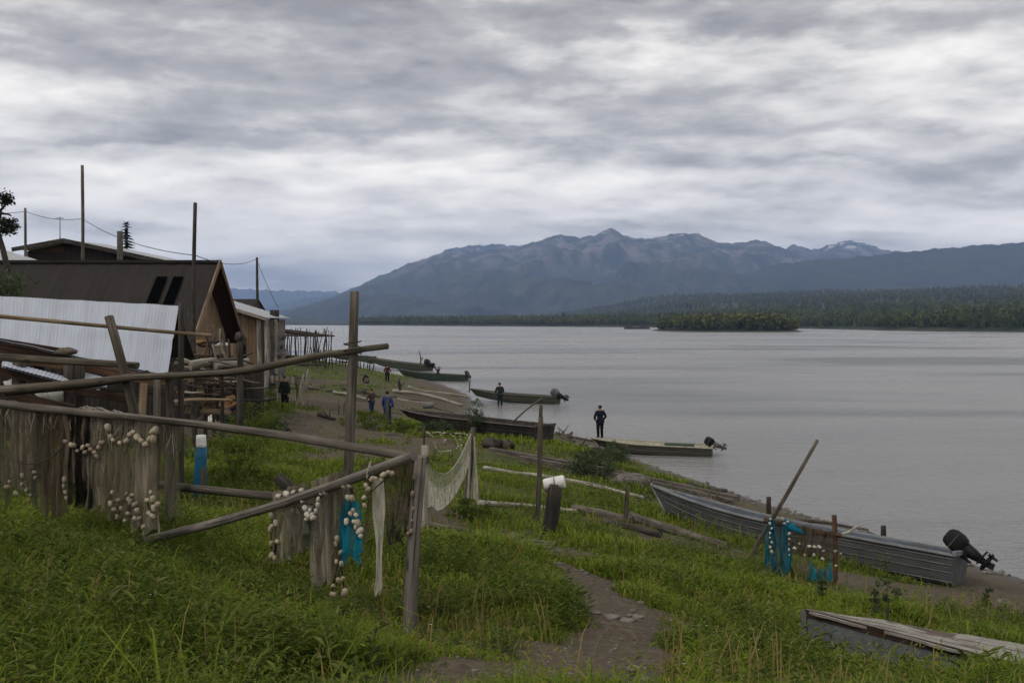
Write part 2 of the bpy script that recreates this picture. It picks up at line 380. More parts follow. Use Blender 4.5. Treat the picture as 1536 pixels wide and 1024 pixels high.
def m_net(name, dark, light, cover, cell=70.0, thr=.5):
    """gill-net webbing: crossed threads with open cells between; denser where the folds gather"""
    t = NT(name); uv = t.coord('UV'); sx = t.n('ShaderNodeSeparateXYZ'); nz = t.noise(uv, 5, 4, .6); 
    w = t.n('ShaderNodeVectorMath', operation='MULTIPLY_ADD'); nv = t.n('ShaderNodeTexNoise'); t.l(uv, nv.inputs['Vector']); nv.inputs['Scale'].default_value = 6
    t.l(nv.outputs['Color'], w.inputs[0]); w.inputs[1].default_value = (.25, .25, 0); t.l(uv, w.inputs[2]); t.l(w.outputs[0], sx.inputs[0])
    a = t.math('ADD', sx.outputs[0], sx.outputs[1]); b = t.math('SUBTRACT', sx.outputs[0], sx.outputs[1])
    la = t.math('LESS_THAN', t.math('FRACT', t.math('MULTIPLY', a, cell)), .30); lb = t.math('LESS_THAN', t.math('FRACT', t.math('MULTIPLY', b, cell)), .30)
    th = t.math('MAXIMUM', la, lb)
    st = t.noise(t.mapping(uv, (16, 1.2, 1)), 1.0, 5, .6)
    dense = t.ramp(st, [(.56-cover*.25, 0), (.72-cover*.25, 1)])
    al = t.math('MAXIMUM', t.math('MULTIPLY', th, .72), t.math('MULTIPLY', dense, min(1.0, cover+.35)))
    bun = t.ramp(t.noise(t.mapping(uv, (2.2, 1.6, 1)), 1.6, 5, .6, .8), [(.47, 0), (.66, .85)]); al = t.math('MAXIMUM', al, bun); al = t.math('MULTIPLY', al, t.ramp(nz, [(.3, .7), (.6, 1.0)]), clamp=True)
    c = t.ramp(t.noise(t.mapping(uv, (10, .8, 1)), 1.0, 5), [(.3, dark), (.7, light)])
    d = t.n('ShaderNodeBsdfDiffuse'); t.l(c, d.inputs[0]); tr = t.n('ShaderNodeBsdfTranslucent'); t.l(c, tr.inputs[0])
    m1 = t.n('ShaderNodeMixShader'); m1.inputs[0].default_value = .3; t.l(d.outputs[0], m1.inputs[1]); t.l(tr.outputs[0], m1.inputs[2])
    tp = t.n('ShaderNodeBsdfTransparent'); m2 = t.n('ShaderNodeMixShader'); t.l(al, m2.inputs[0]); t.l(tp.outputs[0], m2.inputs[1]); t.l(m1.outputs[0], m2.inputs[2])
    t.l(m2.outputs[0], t.out.inputs[0]); return t.mat
NET = {'tan': m_net('tan_gill_net', (.095,.078,.055), (.29,.245,.185), .45), 'brown': m_net('brown_gill_net', (.05,.037,.026), (.165,.125,.09), .55),
       'dark': m_net('dark_gill_net', (.010,.009,.007), (.035,.03,.024), .85), 'olive': m_net('olive_gill_net', (.05,.046,.030), (.19,.17,.12), .35),
       'white': m_net('white_gill_net', (.40,.37,.30), (.60,.57,.49), .85), 'blue': m_net('blue_gill_net', (.008,.10,.17), (.025,.24,.34), .85), 'teal': m_net('teal_gill_net', (.008,.12,.18), (.02,.25,.32), .9), 'beige': m_net('beige_gill_net', (.19,.16,.12), (.37,.325,.255), .7)}
CLOTH = {k: m_plain('cloth_'+k, c, .9, var=.25, scale=14, spec=.1) for k, c in dict(navy=(.010,.012,.022), blue=(.018,.045,.16), blue_jeans=(.022,.034,.075), black=(.008,.008,.010), maroon=(.055,.012,.016), dark_green=(.016,.022,.018), tan=(.22,.12,.05), brown=(.06,.045,.038), white=(.62,.60,.55), khaki=(.12,.10,.075)).items()}
SKIN = m_plain('skin', (.30,.17,.11), .6, var=.15); HAIR = m_plain('dark_hair', (.012,.010,.009), .6)
BLUEWRAP = m_plain('blue_tarp_wrap', (.006,.10,.19), .6, var=.5, scale=8); WHITECAP = m_plain('white_cloth', (.62,.61,.58), .85, var=.2, scale=12)
STONE = m_plain('grey_brown_stone', (.17,.15,.13), .9, var=.4); SACK = m_plain('grey_sack', (.125,.112,.098), .95, var=.7, scale=7, bump=1.0)
WIRE = m_plain('cable', (.02,.02,.022), .6); MAROON = CLOTH['maroon']
# vegetation
def m_leaf(name, dark, mid, light, dead=(.16,.12,.05), transl=.35, rough=.6):
    t = NT(name); k = t.attr('tint')
    c = t.ramp(k, [(0.0, dark), (.45, mid), (.85, light), (1.0, dead)])
    d = t.n('ShaderNodeBsdfPrincipled'); t.l(c, d.inputs['Base Color']); d.inputs['Roughness'].default_value = rough; d.inputs['Specular IOR Level'].default_value = .10
    tr = t.n('ShaderNodeBsdfTranslucent'); t.l(c, tr.inputs[0]); m = t.n('ShaderNodeMixShader'); m.inputs[0].default_value = transl
    t.l(d.outputs[0], m.inputs[1]); t.l(tr.outputs[0], m.inputs[2]); t.l(m.outputs[0], t.out.inputs[0]); return t.mat
LEAF_GRASS = m_leaf('grass_blades', (.044,.072,.009), (.118,.172,.013), (.215,.252,.026), (.24,.185,.07))
LEAF_HERB = m_leaf('herb_leaves', (.032,.054,.012), (.085,.120,.019), (.155,.185,.034), (.17,.16,.06))
LEAF_BUSH = m_leaf('bush_leaves', (.035,.055,.012), (.09,.12,.018), (.165,.185,.028), (.15,.16,.04))
LEAF_WILLOW = m_leaf('willow_leaves', (.030,.045,.022), (.060,.082,.038), (.10,.125,.06), (.13,.14,.08))
LEAF_DARK = m_leaf('dark_spruce_needles', (.008,.014,.008), (.018,.028,.014), (.034,.046,.02), (.05,.05,.03), .1)
FLOWER = m_plain('white_flower', (.62,.60,.55), .8); YFLOWER = m_plain('yellow_flower', (.45,.34,.04), .8)
FOREST = m_leaf('far_spruce_needles', (.018,.028,.010), (.046,.060,.018), (.090,.102,.027), (.09,.08,.04), .1)
BIRCHF = m_leaf('far_birch_leaves', (.036,.048,.012), (.080,.090,.020), (.135,.132,.030), (.15,.13,.04), .2)
BARK = W['dark']
# ------------------------------------------------------------------ the setting
def m_ground():
    t = NT('bank_soil_and_turf'); o = t.coord('Object'); d = t.attr('dirt')
    n1 = t.noise(o, 1.6, 6, .6); n2 = t.noise(o, 14, 6, .65); n3 = t.noise(o, 55, 3, .6); n4 = t.noise(o, .35, 4)
    soil = t.ramp(n2, [(.25, (.028,.020,.012)), (.5, (.076,.058,.037)), (.75, (.138,.110,.076))])
    soil = t.mix(t.math('MULTIPLY', t.ramp(n1, [(.45, 0), (.65, 1)]), .55), soil, (.038,.034,.022))
    peb = t.ramp(n3, [(.64, 0), (.70, 1)]); soil = t.mix(t.math('MULTIPLY', peb, .6), soil, (.20,.18,.15))
    turf = t.ramp(n2, [(.25, (.022,.028,.008)), (.5, (.052,.060,.014)), (.78, (.090,.088,.024))])
    turf = t.mix(t.math('MULTIPLY', t.ramp(n1, [(.5, 0), (.7, 1)]), .5), turf, (.085,.070,.035))
    m = t.math('ADD', d, t.math('ADD', t.math('MULTIPLY', t.math('SUBTRACT', n2, .5), .9), t.math('MULTIPLY', t.math('SUBTRACT', n1, .5), .9))); m = t.ramp(m, [(.36, 0), (.58, 1)])
    c = t.mix(m, turf, soil)
    wet = t.attr('wet'); c = t.mix(t.math('MULTIPLY', wet, .6), c, (.030,.026,.022))
    b = t.bsdf(c, t.math('SUBTRACT', .95, t.math('MULTIPLY', wet, .5)), normal=t.bump(t.math('ADD', n2, t.math('MULTIPLY', n3, .5)), .7, .03), spec=.25); return t.mat
def build_ground():
    r = [1.2]
    while r[-1] < 420: r.append(r[-1]*1.0175+.004)
    while r[-1] < 14000: r.append(r[-1]*1.22)
    r = np.array(r); a = np.concatenate([np.radians(np.linspace(-46, 46, 330)), np.radians(np.linspace(46, 314, 70))[1:-1]])
    R, A = np.meshgrid(r, a, indexing='ij'); X = R*np.sin(A); Y = R*np.cos(A)
    Z = gz(X, Y); D = dirt(X, Y); SD = shore_dist(X, Y)
    # ruts and clods in the bare soil
    Z = Z + np.where(SD > 0, D*(.012*np.sin(X*9+3*np.sin(Y*4))*np.sin(Y*11+X*3) + .02*wob(X, Y, 1.7))*np.clip(SD/2, 0, 1), 0)
    nr, na = X.shape
    V = np.stack([X.ravel(), Y.ravel(), Z.ravel()], 1); V = np.vstack([V, [[0, 0, float(gz(0, 0)[0])]]])
    i, j = np.meshgrid(np.arange(nr-1), np.arange(na), indexing='ij'); k = (j+1) % na
    q = np.stack([i*na+j, (i+1)*na+j, (i+1)*na+k, i*na+k], -1).reshape(-1, 4)[:, ::-1]
    c = nr*na; j = np.arange(na); tri = np.stack([j, (j+1) % na, np.full(na, c)], 1)[:, ::-1]
    wet = np.clip(1-(np.append(SD.ravel(), 9)-.1)/1.3, 0, 1)
    ob = np_mesh('ground', V, np.concatenate([np.full(len(q), 4), np.full(len(tri), 3)]), np.concatenate([q.ravel(), tri.ravel()]), m_ground(), {'dirt': np.append(D.ravel(), 0), 'wet': wet}, smooth=True)
    struct(ob)
def m_water():
    t = NT('silty_river_water'); o = t.coord('Object')
    big = t.noise(t.mapping(o, (.010, .035, 1), (0, 0, .15)), 1.0, 5, .6, .6)
    mid = t.noise(t.mapping(o, (.07, .22, 1), (0, 0, .25)), 1.0, 6, .62, .8)
    r1 = t.noise(t.mapping(o, (.9, 1.7, 1), (0, 0, .4)), 1.0, 4, .6, .4); r2 = t.noise(t.mapping(o, (3.2, 5.5, 1), (0, 0, .2)), 1.0, 3, .6)
    h = t.math('ADD', r1, t.math('MULTIPLY', r2, .65)); h = t.math('ADD', h, t.math('MULTIPLY', mid, 2.2))
    pt = t.ramp(big, [(.38, .55), (.62, 1.35)])
    b = t.n('ShaderNodeBump'); t.l(h, b.inputs['Height']); b.inputs['Distance'].default_value = .34; t.l(t.math('MULTIPLY', pt, .65), b.inputs['Strength'])
    c = t.mix(t.ramp(big, [(.3, 0), (.7, 1)]), (.150,.147,.141), (.215,.211,.204))
    t.bsdf(c, t.ramp(big, [(.38, .09), (.62, .30)]), 0, normal=b.outputs[0], spec=.5); return t.mat
def build_water():
    m = MB(); xs = [-9000, -1200, -200, 0, 60, 400, 2000, 9000]; ys = [-400, 0, 60, 200, 700, 2500, 12500]
    for y in ys:
        for x in xs: m.v.append(Vector((x, y, 0)))
    n = len(xs)
    for j in range(len(ys)-1):
        for i in range(n-1): m.face((j*n+i, j*n+i+1, (j+1)*n+i+1, (j+1)*n+i))
    struct(m.build('river', m_water()))
# far bank: a low wooded shore with its own gentle rise
FAR = [(-420,1750),(-214,1543),(-60,1330),(40,1200),(125,1100),(190,1000),(250,880),(262,760),(255,690),(265,622),(300,575),(380,535),(480,510),(800,470),(1500,420)]
def far_sd(X, Y):
    best = np.full(np.shape(X), 1e9); sg = np.ones(np.shape(X))
    for (x0, y0), (x1, y1) in zip(FAR[:-1], FAR[1:]):
        dx, dy = x1-x0, y1-y0; t = np.clip(((X-x0)*dx+(Y-y0)*dy)/(dx*dx+dy*dy), 0, 1); d = np.hypot(X-x0-t*dx, Y-y0-t*dy)
        s = np.where(dx*(Y-y0)-dy*(X-x0) > 0, 1., -1.); m = d < best-1e-9; best = np.where(m, d, best); sg = np.where(m, s, sg)
    return best*sg
def far_z(X, Y):
    sd = far_sd(X, Y); rise = np.clip((X-60)/420, 0, 1)
    z = np.where(sd > 0, np.minimum(2.2, sd*.22)+np.maximum(0, sd-60)*(.003+.047*rise)+3*np.clip(sd/200, 0, 1)*np.sin(X*.011+1)*np.sin(Y*.008), sd*.1)
    return np.maximum(z, -3)
def m_farland():
    t = NT('far_bank_ground'); o = t.coord('Object'); n = t.noise(o, .05, 6, .6)
    t.bsdf(t.ramp(n, [(.35, (.014,.020,.008)), (.6, (.024,.031,.012)), (.75, (.040,.044,.02))]), .95); return t.mat
def build_far():
    xs = np.linspace(-500, 1500, 120); ys = np.concatenate([np.linspace(400, 1800, 120), np.linspace(1850, 3600, 30)])
    X, Y = np.meshgrid(xs, ys); Z = far_z(X, Y); n = len(xs); q = []
    i, j = np.meshgrid(np.arange(len(ys)-1), np.arange(n-1), indexing='ij')
    q = np.stack([i*n+j, i*n+j+1, (i+1)*n+j+1, (i+1)*n+j], -1).reshape(-1, 4)
    struct(np_mesh('far_bank', np.stack([X.ravel(), Y.ravel(), Z.ravel()], 1), np.full(len(q), 4), q.ravel(), m_farland(), smooth=True))
ISL = dict(c=(150, 690), a=78, b=38, r=-.9)
def isl_z(X, Y):
    # a low willow island lying close to the far shore
    u = (X-137)/43.0; v = (Y-645-(X-137)*-.55)/58.0
    d = 1-np.sqrt(u*u+v*v)
    return np.where(d > 0, np.minimum(1.6, d*9), d*6)
def build_island():
    xs = np.linspace(60, 200, 60); ys = np.linspace(520, 780, 60); X, Y = np.meshgrid(xs, ys); Z = np.maximum(isl_z(X, Y), -2); n = 60
    i, j = np.meshgrid(np.arange(n-1), np.arange(n-1), indexing='ij'); q = np.stack([i*n+j, i*n+j+1, (i+1)*n+j+1, (i+1)*n+j], -1).reshape(-1, 4)
    struct(np_mesh('island', np.stack([X.ravel(), Y.ravel(), Z.ravel()], 1), np.full(len(q), 4), q.ravel(), m_farland(), smooth=True))
# template far trees ------------------------------------------------
def spruce_tpl(rs):
    V, L = [], []
    tiers = 8
    for k in range(tiers):
        z = .12+.84*k/tiers; rad = .17*(1-z)**.8+.012; nb = 7
        for b in range(nb):
            a = b*6.283/nb+rs.uniform(-.4, .4)+k; rr = rad*rs.uniform(.6, 1.25); w = .42*rs.uniform(.7, 1.2)*6.28/nb
            i = len(V); dr = rs.uniform(.05, .1)
            V += [(0, 0, z+.13), (math.cos(a-w)*rr, math.sin(a-w)*rr, z-dr*.4), (math.cos(a)*rr*1.1, math.sin(a)*rr*1.1, z-dr), (math.cos(a+w)*rr, math.sin(a+w)*rr, z-dr*.4)]
            L += [(i, i+1, i+2), (i, i+2, i+3)]
    return np.array(V), np.array(L)
def broad_tpl(rs):
    V, L = [], []
    for k in range(95):
        while True:
            p = np.array([rs.uniform(-1, 1), rs.uniform(-1, 1), rs.uniform(-1, 1)])
            if .25 < (p*p).sum() < 1: break
        lump = 1+.28*math.sin(p[0]*4+k % 3)*math.sin(p[1]*5)
        c = np.array([p[0]*.30*lump, p[1]*.30*lump, .55+.45*p[2]*lump]); s = rs.uniform(.06, .12)
        d1 = rs.normal(size=3); d1 /= np.linalg.norm(d1); d2 = np.cross(d1, rs.normal(size=3)); d2 /= np.linalg.norm(d2)
        i = len(V); V += [c+d1*s, c+d2*s*.8, c-d1*s, c-d2*s*.8]; L += [(i, i+1, i+2), (i, i+2, i+3)]
    return np.array(V), np.array(L)
def forest(name, tpls, pts, hs, ws, mat, tints):
    VV, LL, TT = [], [], []; off = 0
    for (x, y, z), h, w, tn in zip(pts, hs, ws, tints):
        V, L = tpls[RNG.integers(len(tpls))]; a = RNG.uniform(0, 6.28); c, s = math.cos(a), math.sin(a)
        X = (V[:, 0]*c-V[:, 1]*s)*w+x; Y = (V[:, 0]*s+V[:, 1]*c)*w+y; Z = V[:, 2]*h+z
        VV.append(np.stack([X, Y, Z], 1)); LL.append(L+off); off += len(V)
        TT.append(np.clip(tn+np.repeat(RNG.uniform(-.18, .18, len(V)//4), 4), 0, 1))
    V = np.vstack(VV); L = np.vstack(LL)
    o = np_mesh(name, V, np.full(len(L), 3), L.ravel(), mat, {'tint': np.concatenate(TT)}); struct(o, 'stuff'); return o
def build_forests():
    rs = np.random.default_rng(3)
    st = [spruce_tpl(rs) for _ in range(6)]; bt = [broad_tpl(rs) for _ in range(6)]
    def scatter(n, smin, smax, xr, yr, cond=None):
        out = []
        while len(out) < n:
            X = rs.uniform(*xr, n*4); Y = rs.uniform(*yr, n*4); sd = far_sd(X, Y)
            k = (sd > smin) & (sd < smax) & (X/Y < .62) & (X/Y > -.2)
            out += list(zip(X[k], Y[k]))
        o = np.array(out[:n]); return np.column_stack([o, far_z(o[:, 0], o[:, 1])])
    front = scatter(1700, 7, 45, (-260, 560), (400, 1700)); midb = scatter(4200, 30, 300, (-260, 900), (400, 2000)); back = scatter(6500, 220, 1800, (-300, 1800), (500, 3400))
    def patch(p): return .5+.5*np.sin(p[:, 0]*.021+1.3*np.sin(p[:, 1]*.013))*np.sin(p[:, 1]*.017+.5)
    bp, sp = [], []
    for arr, share in ((front, .75), (midb, .6), (back, .5)):
        pr = patch(arr); m = rs.uniform(0, 1, len(arr)) < share*(.35+1.3*pr); bp.append(arr[m]); sp.append(arr[~m])
    bp, sp = np.vstack(bp), np.vstack(sp)
    def sz(p, lo, hi): return rs.uniform(lo, hi, len(p))*np.clip(.62+.5*np.clip(far_sd(p[:, 0], p[:, 1])/60, 0, 1), 0, 1.05)
    hs = sz(sp, 7, 14); tall = rs.uniform(0, 1, len(sp)) < .10; hs[tall] *= 1.25
    forest('far_spruce_forest', st, sp, hs, hs*rs.uniform(.9, 1.4, len(sp)), FOREST, np.clip(.38+.25*rs.normal(size=len(sp)), .0, .8))
    hb = sz(bp, 7, 12)
    forest('far_birch_forest', bt, bp, hb, hb*rs.uniform(.9, 1.4, len(bp)), BIRCHF, np.clip(.40+.16*rs.normal(size=len(bp))+.18*(patch(bp)-.5), .05, .9))
    X = rs.uniform(70, 190, 3000); Y = rs.uniform(540, 770, 3000); z = isl_z(X, Y); k = z > .9
    p = np.column_stack([X, Y, z])[k][:520]; u = np.abs((p[:, 0]-137)/43); h = rs.uniform(5, 9.5, len(p))*np.clip(1.15-.55*u**2, .4, 1); sp2 = rs.uniform(0, 1, len(p)) < .12
    forest('island_willows', bt, p[~sp2], h[~sp2], h[~sp2]*1.5, BIRCHF, np.clip(.5+.15*rs.normal(size=(~sp2).sum()), .1, .9))
    forest('island_spruces', st, p[sp2], h[sp2]*1.35, h[sp2]*1.3, FOREST, np.full(sp2.sum(), .35))
# mountains ------------------------------------------------------------
def m_mount(name, low, mid, rock, snow_z, rock_z):
    t = NT(name); g = t.n('ShaderNodeNewGeometry'); sp = t.n('ShaderNodeSeparateXYZ'); t.l(g.outputs['Position'], sp.inputs[0]); z = sp.outputs['Z']
    o = t.coord('Object'); n = t.noise(o, .004, 8, .62); n2 = t.noise(o, .005, 7, .62); n3 = t.noise(t.mapping(o, (1, .5, .35)), .0085, 8, .66)
    zz = t.math('ADD', z, t.math('MULTIPLY', t.math('SUBTRACT', n, .5), 260))
    c = t.mix(t.ramp(n2, [(.35, 0), (.65, 1)]), low, mid); c = t.mix(t.math('MULTIPLY', t.ramp(n3, [(.40, 1), (.50, 0)]), .7), c, tuple(x*.5 for x in low))  # darker in the noise hollows: gully shading put into the colour
    rk = t.math('MULTIPLY', t.math('DIVIDE', t.math('SUBTRACT', zz, rock_z), 160.0, clamp=True), t.ramp(n3, [(.50, .0), (.58, 1)]))
    c = t.mix(rk, c, t.ramp(n2, [(.3, tuple(x*.55 for x in rock)), (.65, rock)]))
    sn = t.math('MULTIPLY', t.math('DIVIDE', t.math('SUBTRACT', z, snow_z), 60.0, clamp=True), t.ramp(t.noise(o, .009, 5, .6), [(.60, 0), (.62, 1)]))
    c = t.mix(sn, c, (.55,.57,.6))
    t.bsdf(c, 1.0, normal=t.bump(n3, 1.0, 25.0), spec=.05); return t.mat
def mountain(name, prof, Y0, foot, mat, seed, amp=.40, back=1500, bot=-3):
    xs = np.array([(p[0]-768)/F*Y0 for p in prof]); hs = np.array([CAMZ+(482-p[1])/F*Y0 for p in prof])
    nx = 340; X = np.linspace(xs[0], xs[-1], nx); H = np.interp(X, xs, hs); rs = np.random.default_rng(seed)
    jit = sum(a*np.sin(X/l*6.28+rs.uniform(0, 6.28)) for a, l in ((3.2, 210), (2.4, 97), (1.6, 51), (1.0, 29)))*Y0/7000*1.2
    H = H+jit*np.clip(H/150, 0, 1)
    nv = 84; V = []; w1, w2, w3 = rs.uniform(0, 6.28, 3)
    for j in range(nv+1):
        t = j/nv*1.25
        if t <= 1:   # foot (0) to crest (1)
            y = foot+(Y0-foot)*t; prof_t = .5*t+.5*t**2.2
            wx = X+140*np.sin(y*.0021+w1)+(Y0-y)*.12*np.sin(X*.0011+w2)
            rid = np.zeros(nx); a = 1.0; l = 900.0*Y0/7000; ph = w3
            for o_ in range(5):
                rid += a*(np.abs(((wx/l+ph+.6*np.sin(y/l*2+ph)) % 1)*2-1)-.5); a *= .52; l *= .5; ph += 1.7
            env = np.sin(math.pi*min(1, t*1.02))**.8*(1-t)**.25 if t < 1 else 0
            y_ = y + 0*X
            Z = bot+(H-bot)*prof_t+rid*amp*env*np.clip(H, 20, 900)
            Z = np.minimum(Z, bot+(H-bot)*(t*.985+.015) if t < 1 else H)
        else:
            y_ = Y0+(t-1)/.25*back+0*X; Z = bot+(H-bot)*(1-(t-1)/.25)**1.3
        V.append(np.stack([X*(y_/Y0)**.55, y_, Z], 1))
    V = np.vstack(V); i, j = np.meshgrid(np.arange(nv), np.arange(nx-1), indexing='ij'); q = np.stack([i*nx+j, i*nx+j+1, (i+1)*nx+j+1, (i+1)*nx+j], -1).reshape(-1, 4)
    o = np_mesh(name, V, np.full(len(q), 4), q.ravel(), mat, smooth=True); struct(o); return o
def build_mountains():
    low, mid, rock = (.018,.026,.016), (.060,.062,.036), (.19,.155,.145)
    m1 = m_mount('mountain_slopes', low, mid, rock, 560, 260); m2 = m_mount('wooded_foothill', (.020,.028,.018), (.034,.038,.022), (.10,.08,.065), 9000, 420)
    m3 = m_mount('distant_ridge', low, mid, (.10,.09,.09), 9000, 9000); ms = m_mount('snowy_ridge', low, mid, (.14,.13,.13), 470, 300)
    mountain('main_mountain', [(330,481),(380,477),(415,470),(470,455),(512,440),(569,414),(622,392),(652,383),(697,377),(735,375),(776,371),(800,363),(829,354),(844,352),(856,353),(871,357),(893,352),(903,347),(914,341.5),(924,347),(935,352),(950,356),(967,359),(990,354),(1018,350),(1043,349),(1055,355),(1068,361),(1095,365),(1111,364),(1122,361),(1134,359),(1157,366),(1173,371),(1200,383),(1240,400),(1300,430),(1360,455)], 7000, 3500, m1, 5)
    mountain('snow_patched_peak', [(1120,440),(1150,390),(1173,374),(1188,367),(1205,371),(1227,374),(1240,368),(1250,365),(1270,361),(1289,363),(1305,368),(1320,373),(1345,377),(1371,379),(1420,388),(1480,410)], 8200, 5200, m1, 11)
    mountain('cloudy_back_ridge', [(600,420),(630,396),(652,382),(675,373),(697,369),(740,366),(776,368),(810,372),(850,385),(880,410)], 8600, 6800, ms, 17)
    mountain('foothill', [(940,483),(985,468),(1029,450),(1060,433),(1095,417),(1122,408),(1150,400),(1180,394),(1212,390),(1245,388),(1278,386),(1305,383),(1332,380),(1370,376),(1406,373),(1450,369),(1495,365.5),(1536,364),(1620,360),(1750,352),(1900,360)], 5200, 2950, m2, 23, .12)
    mountain('distant_hills', [(-100,440),(60,436),(200,434),(340,432),(400,435),(500,437),(560,445),(640,455)], 12500, 10500, m3, 31, .1, back=600)
    mountain('low_foothill', [(330,477),(390,463),(440,450),(500,441),(560,436),(640,440),(700,452)], 9500, 7600, m3, 37, .1)
# haze -----------------------------------------------------------------
def build_haze():
    m = MB(); x0, x1, y0, y1, z0, z1 = -9500, 9500, -600, 13600, -4.0, 720.0
    m.v = [Vector(p) for p in [(x0,y0,z0),(x1,y0,z0),(x1,y1,z0),(x0,y1,z0),(x0,y0,z1),(x1,y0,z1),(x1,y1,z1),(x0,y1,z1)]]
    for f in [(0,3,2,1),(4,5,6,7),(0,1,5,4),(1,2,6,5),(2,3,7,6),(3,0,4,7)]: m.face(f)
    t = NT('pale_blue_air'); v = t.n('ShaderNodeVolumePrincipled'); v.inputs['Color'].default_value = (.42,.60,1.0,1); v.inputs['Density'].default_value = HAZE_D; v.inputs['Anisotropy'].default_value = .1
    t.l(v.outputs[0], t.out.inputs['Volume']); struct(m.build('haze', t.mat), 'stuff')
HAZE_D = 1.15e-4
# sky --------------------------------------------------------------------
SUN_EL, SUN_AZ = math.radians(50), math.radians(-125)
def build_sky():
    w = bpy.data.worlds.new("World"); S.world = w; w.use_nodes = True; nt = w.node_tree; nt.nodes.clear()
    class T(NT):
        def __init__(s): s.t = nt; s.out = s.n('ShaderNodeOutputWorld')
    t = T(); bg = t.n('ShaderNodeBackground'); t.l(bg.outputs[0], t.out.inputs[0]); bg.inputs[1].default_value = .1
    sky = t.n('ShaderNodeTexSky', sky_type='NISHITA'); sky.sun_disc = False; sky.sun_elevation = SUN_EL; sky.sun_rotation = SUN_AZ; sky.air_density = 1.0; sky.dust_density = 3.0
    d = t.coord('Generated'); sx = t.n('ShaderNodeSeparateXYZ'); t.l(d, sx.inputs[0])
    # a cloud deck seen in perspective: divide the direction by its height; sampled twice, the second time a little higher, for lit tops and dark bases
    def deck(dzv):
        off = t.n('ShaderNodeVectorMath', operation='ADD'); t.l(d, off.inputs[0]); off.inputs[1].default_value = (0, 0, dzv); dd = off.outputs[0]
        warp = t.n('ShaderNodeTexNoise'); t.l(t.mapping(dd, (.85, .85, 2.1)), warp.inputs['Vector']); warp.inputs['Scale'].default_value = 8.0; warp.inputs['Detail'].default_value = 7; warp.inputs['Roughness'].default_value = .55
        zz = t.math('MAXIMUM', t.math('ADD', sx.outputs['Z'], dzv), 0.0); den = t.math('ADD', zz, .17)
        cv = t.n('ShaderNodeCombineXYZ'); t.l(t.math('DIVIDE', sx.outputs['X'], den), cv.inputs[0]); t.l(t.math('DIVIDE', sx.outputs['Y'], den), cv.inputs[1])
        wv = t.n('ShaderNodeVectorMath', operation='MULTIPLY_ADD'); t.l(warp.outputs['Color'], wv.inputs[0]); wv.inputs[1].default_value = (.9, .75, 0); t.l(cv.outputs[0], wv.inputs[2]); p = wv.outputs[0]
        big = t.noise(t.mapping(p, (.40, .55, 1), (0, 0, .10), (7.4, 5.3, 0)), 1.0, 2, .5)
        mid = t.noise(t.mapping(p, (.45, 1.7, 1), (0, 0, .05), (4.4, 22.8, 0)), 1.0, 3, .5)
        puf = t.noise(t.mapping(dd, (.7, .7, 2.5), (0, 0, 0), (4.5, .7, .1)), 9.0, 10, .58)
        return t.math('ADD', t.math('ADD', t.math('ADD', t.math('MULTIPLY', big, .24), .09), t.math('MULTIPLY', mid, .62)), t.math('ADD', t.math('MULTIPLY', puf, .50), -.05))
    d0 = deck(0.0); d1 = deck(.014)
    lit = t.math('SUBTRACT', d0, d1)
    low = t.math('SUBTRACT', 1.0, t.math('DIVIDE', sx.outputs['Z'], .16), clamp=True)   # thinner towards the horizon
    dens = t.math('SUBTRACT', t.math('SUBTRACT', d0, t.math('MULTIPLY', lit, 1.25)), t.math('MULTIPLY', low, .075))
    col = t.ramp(dens, [(.53, (5.9, 5.75, 5.6)), (.64, (4.7, 4.62, 4.58)), (.735, (3.45, 3.42, 3.45)), (.815, (2.25, 2.25, 2.32)), (.92, (1.45, 1.46, 1.55))])
    cover = t.ramp(dens, [(.40, .8), (.5, 1.0)])
    gain = t.math('ADD', 1.0, t.math('DIVIDE', .022, t.math('ADD', t.math('MAXIMUM', sx.outputs['Z'], 0.0), .035))); gc = t.n('ShaderNodeCombineXYZ'); t.l(t.math('MULTIPLY', gain, 1.0), gc.inputs[0]); t.l(t.math('MULTIPLY', gain, .975), gc.inputs[1]); t.l(t.math('MULTIPLY', gain, .93), gc.inputs[2])
    c = t.mix(1.0, t.mix(cover, sky.outputs[0], col), gc.outputs[0], 'MULTIPLY'); t.l(c, bg.inputs[0])
    sd = bpy.data.lights.new('sun', 'SUN'); sd.energy = .6; sd.angle = math.radians(14); sd.color = (1, .96, .9); so = bpy.data.objects.new('sun', sd); COL.objects.link(so)
    v = Vector((math.sin(SUN_AZ)*math.cos(SUN_EL), math.cos(SUN_AZ)*math.cos(SUN_EL), math.sin(SUN_EL))); so.rotation_euler = v.to_track_quat('Z', 'Y').to_euler(); so.location = (0, 0, 60)
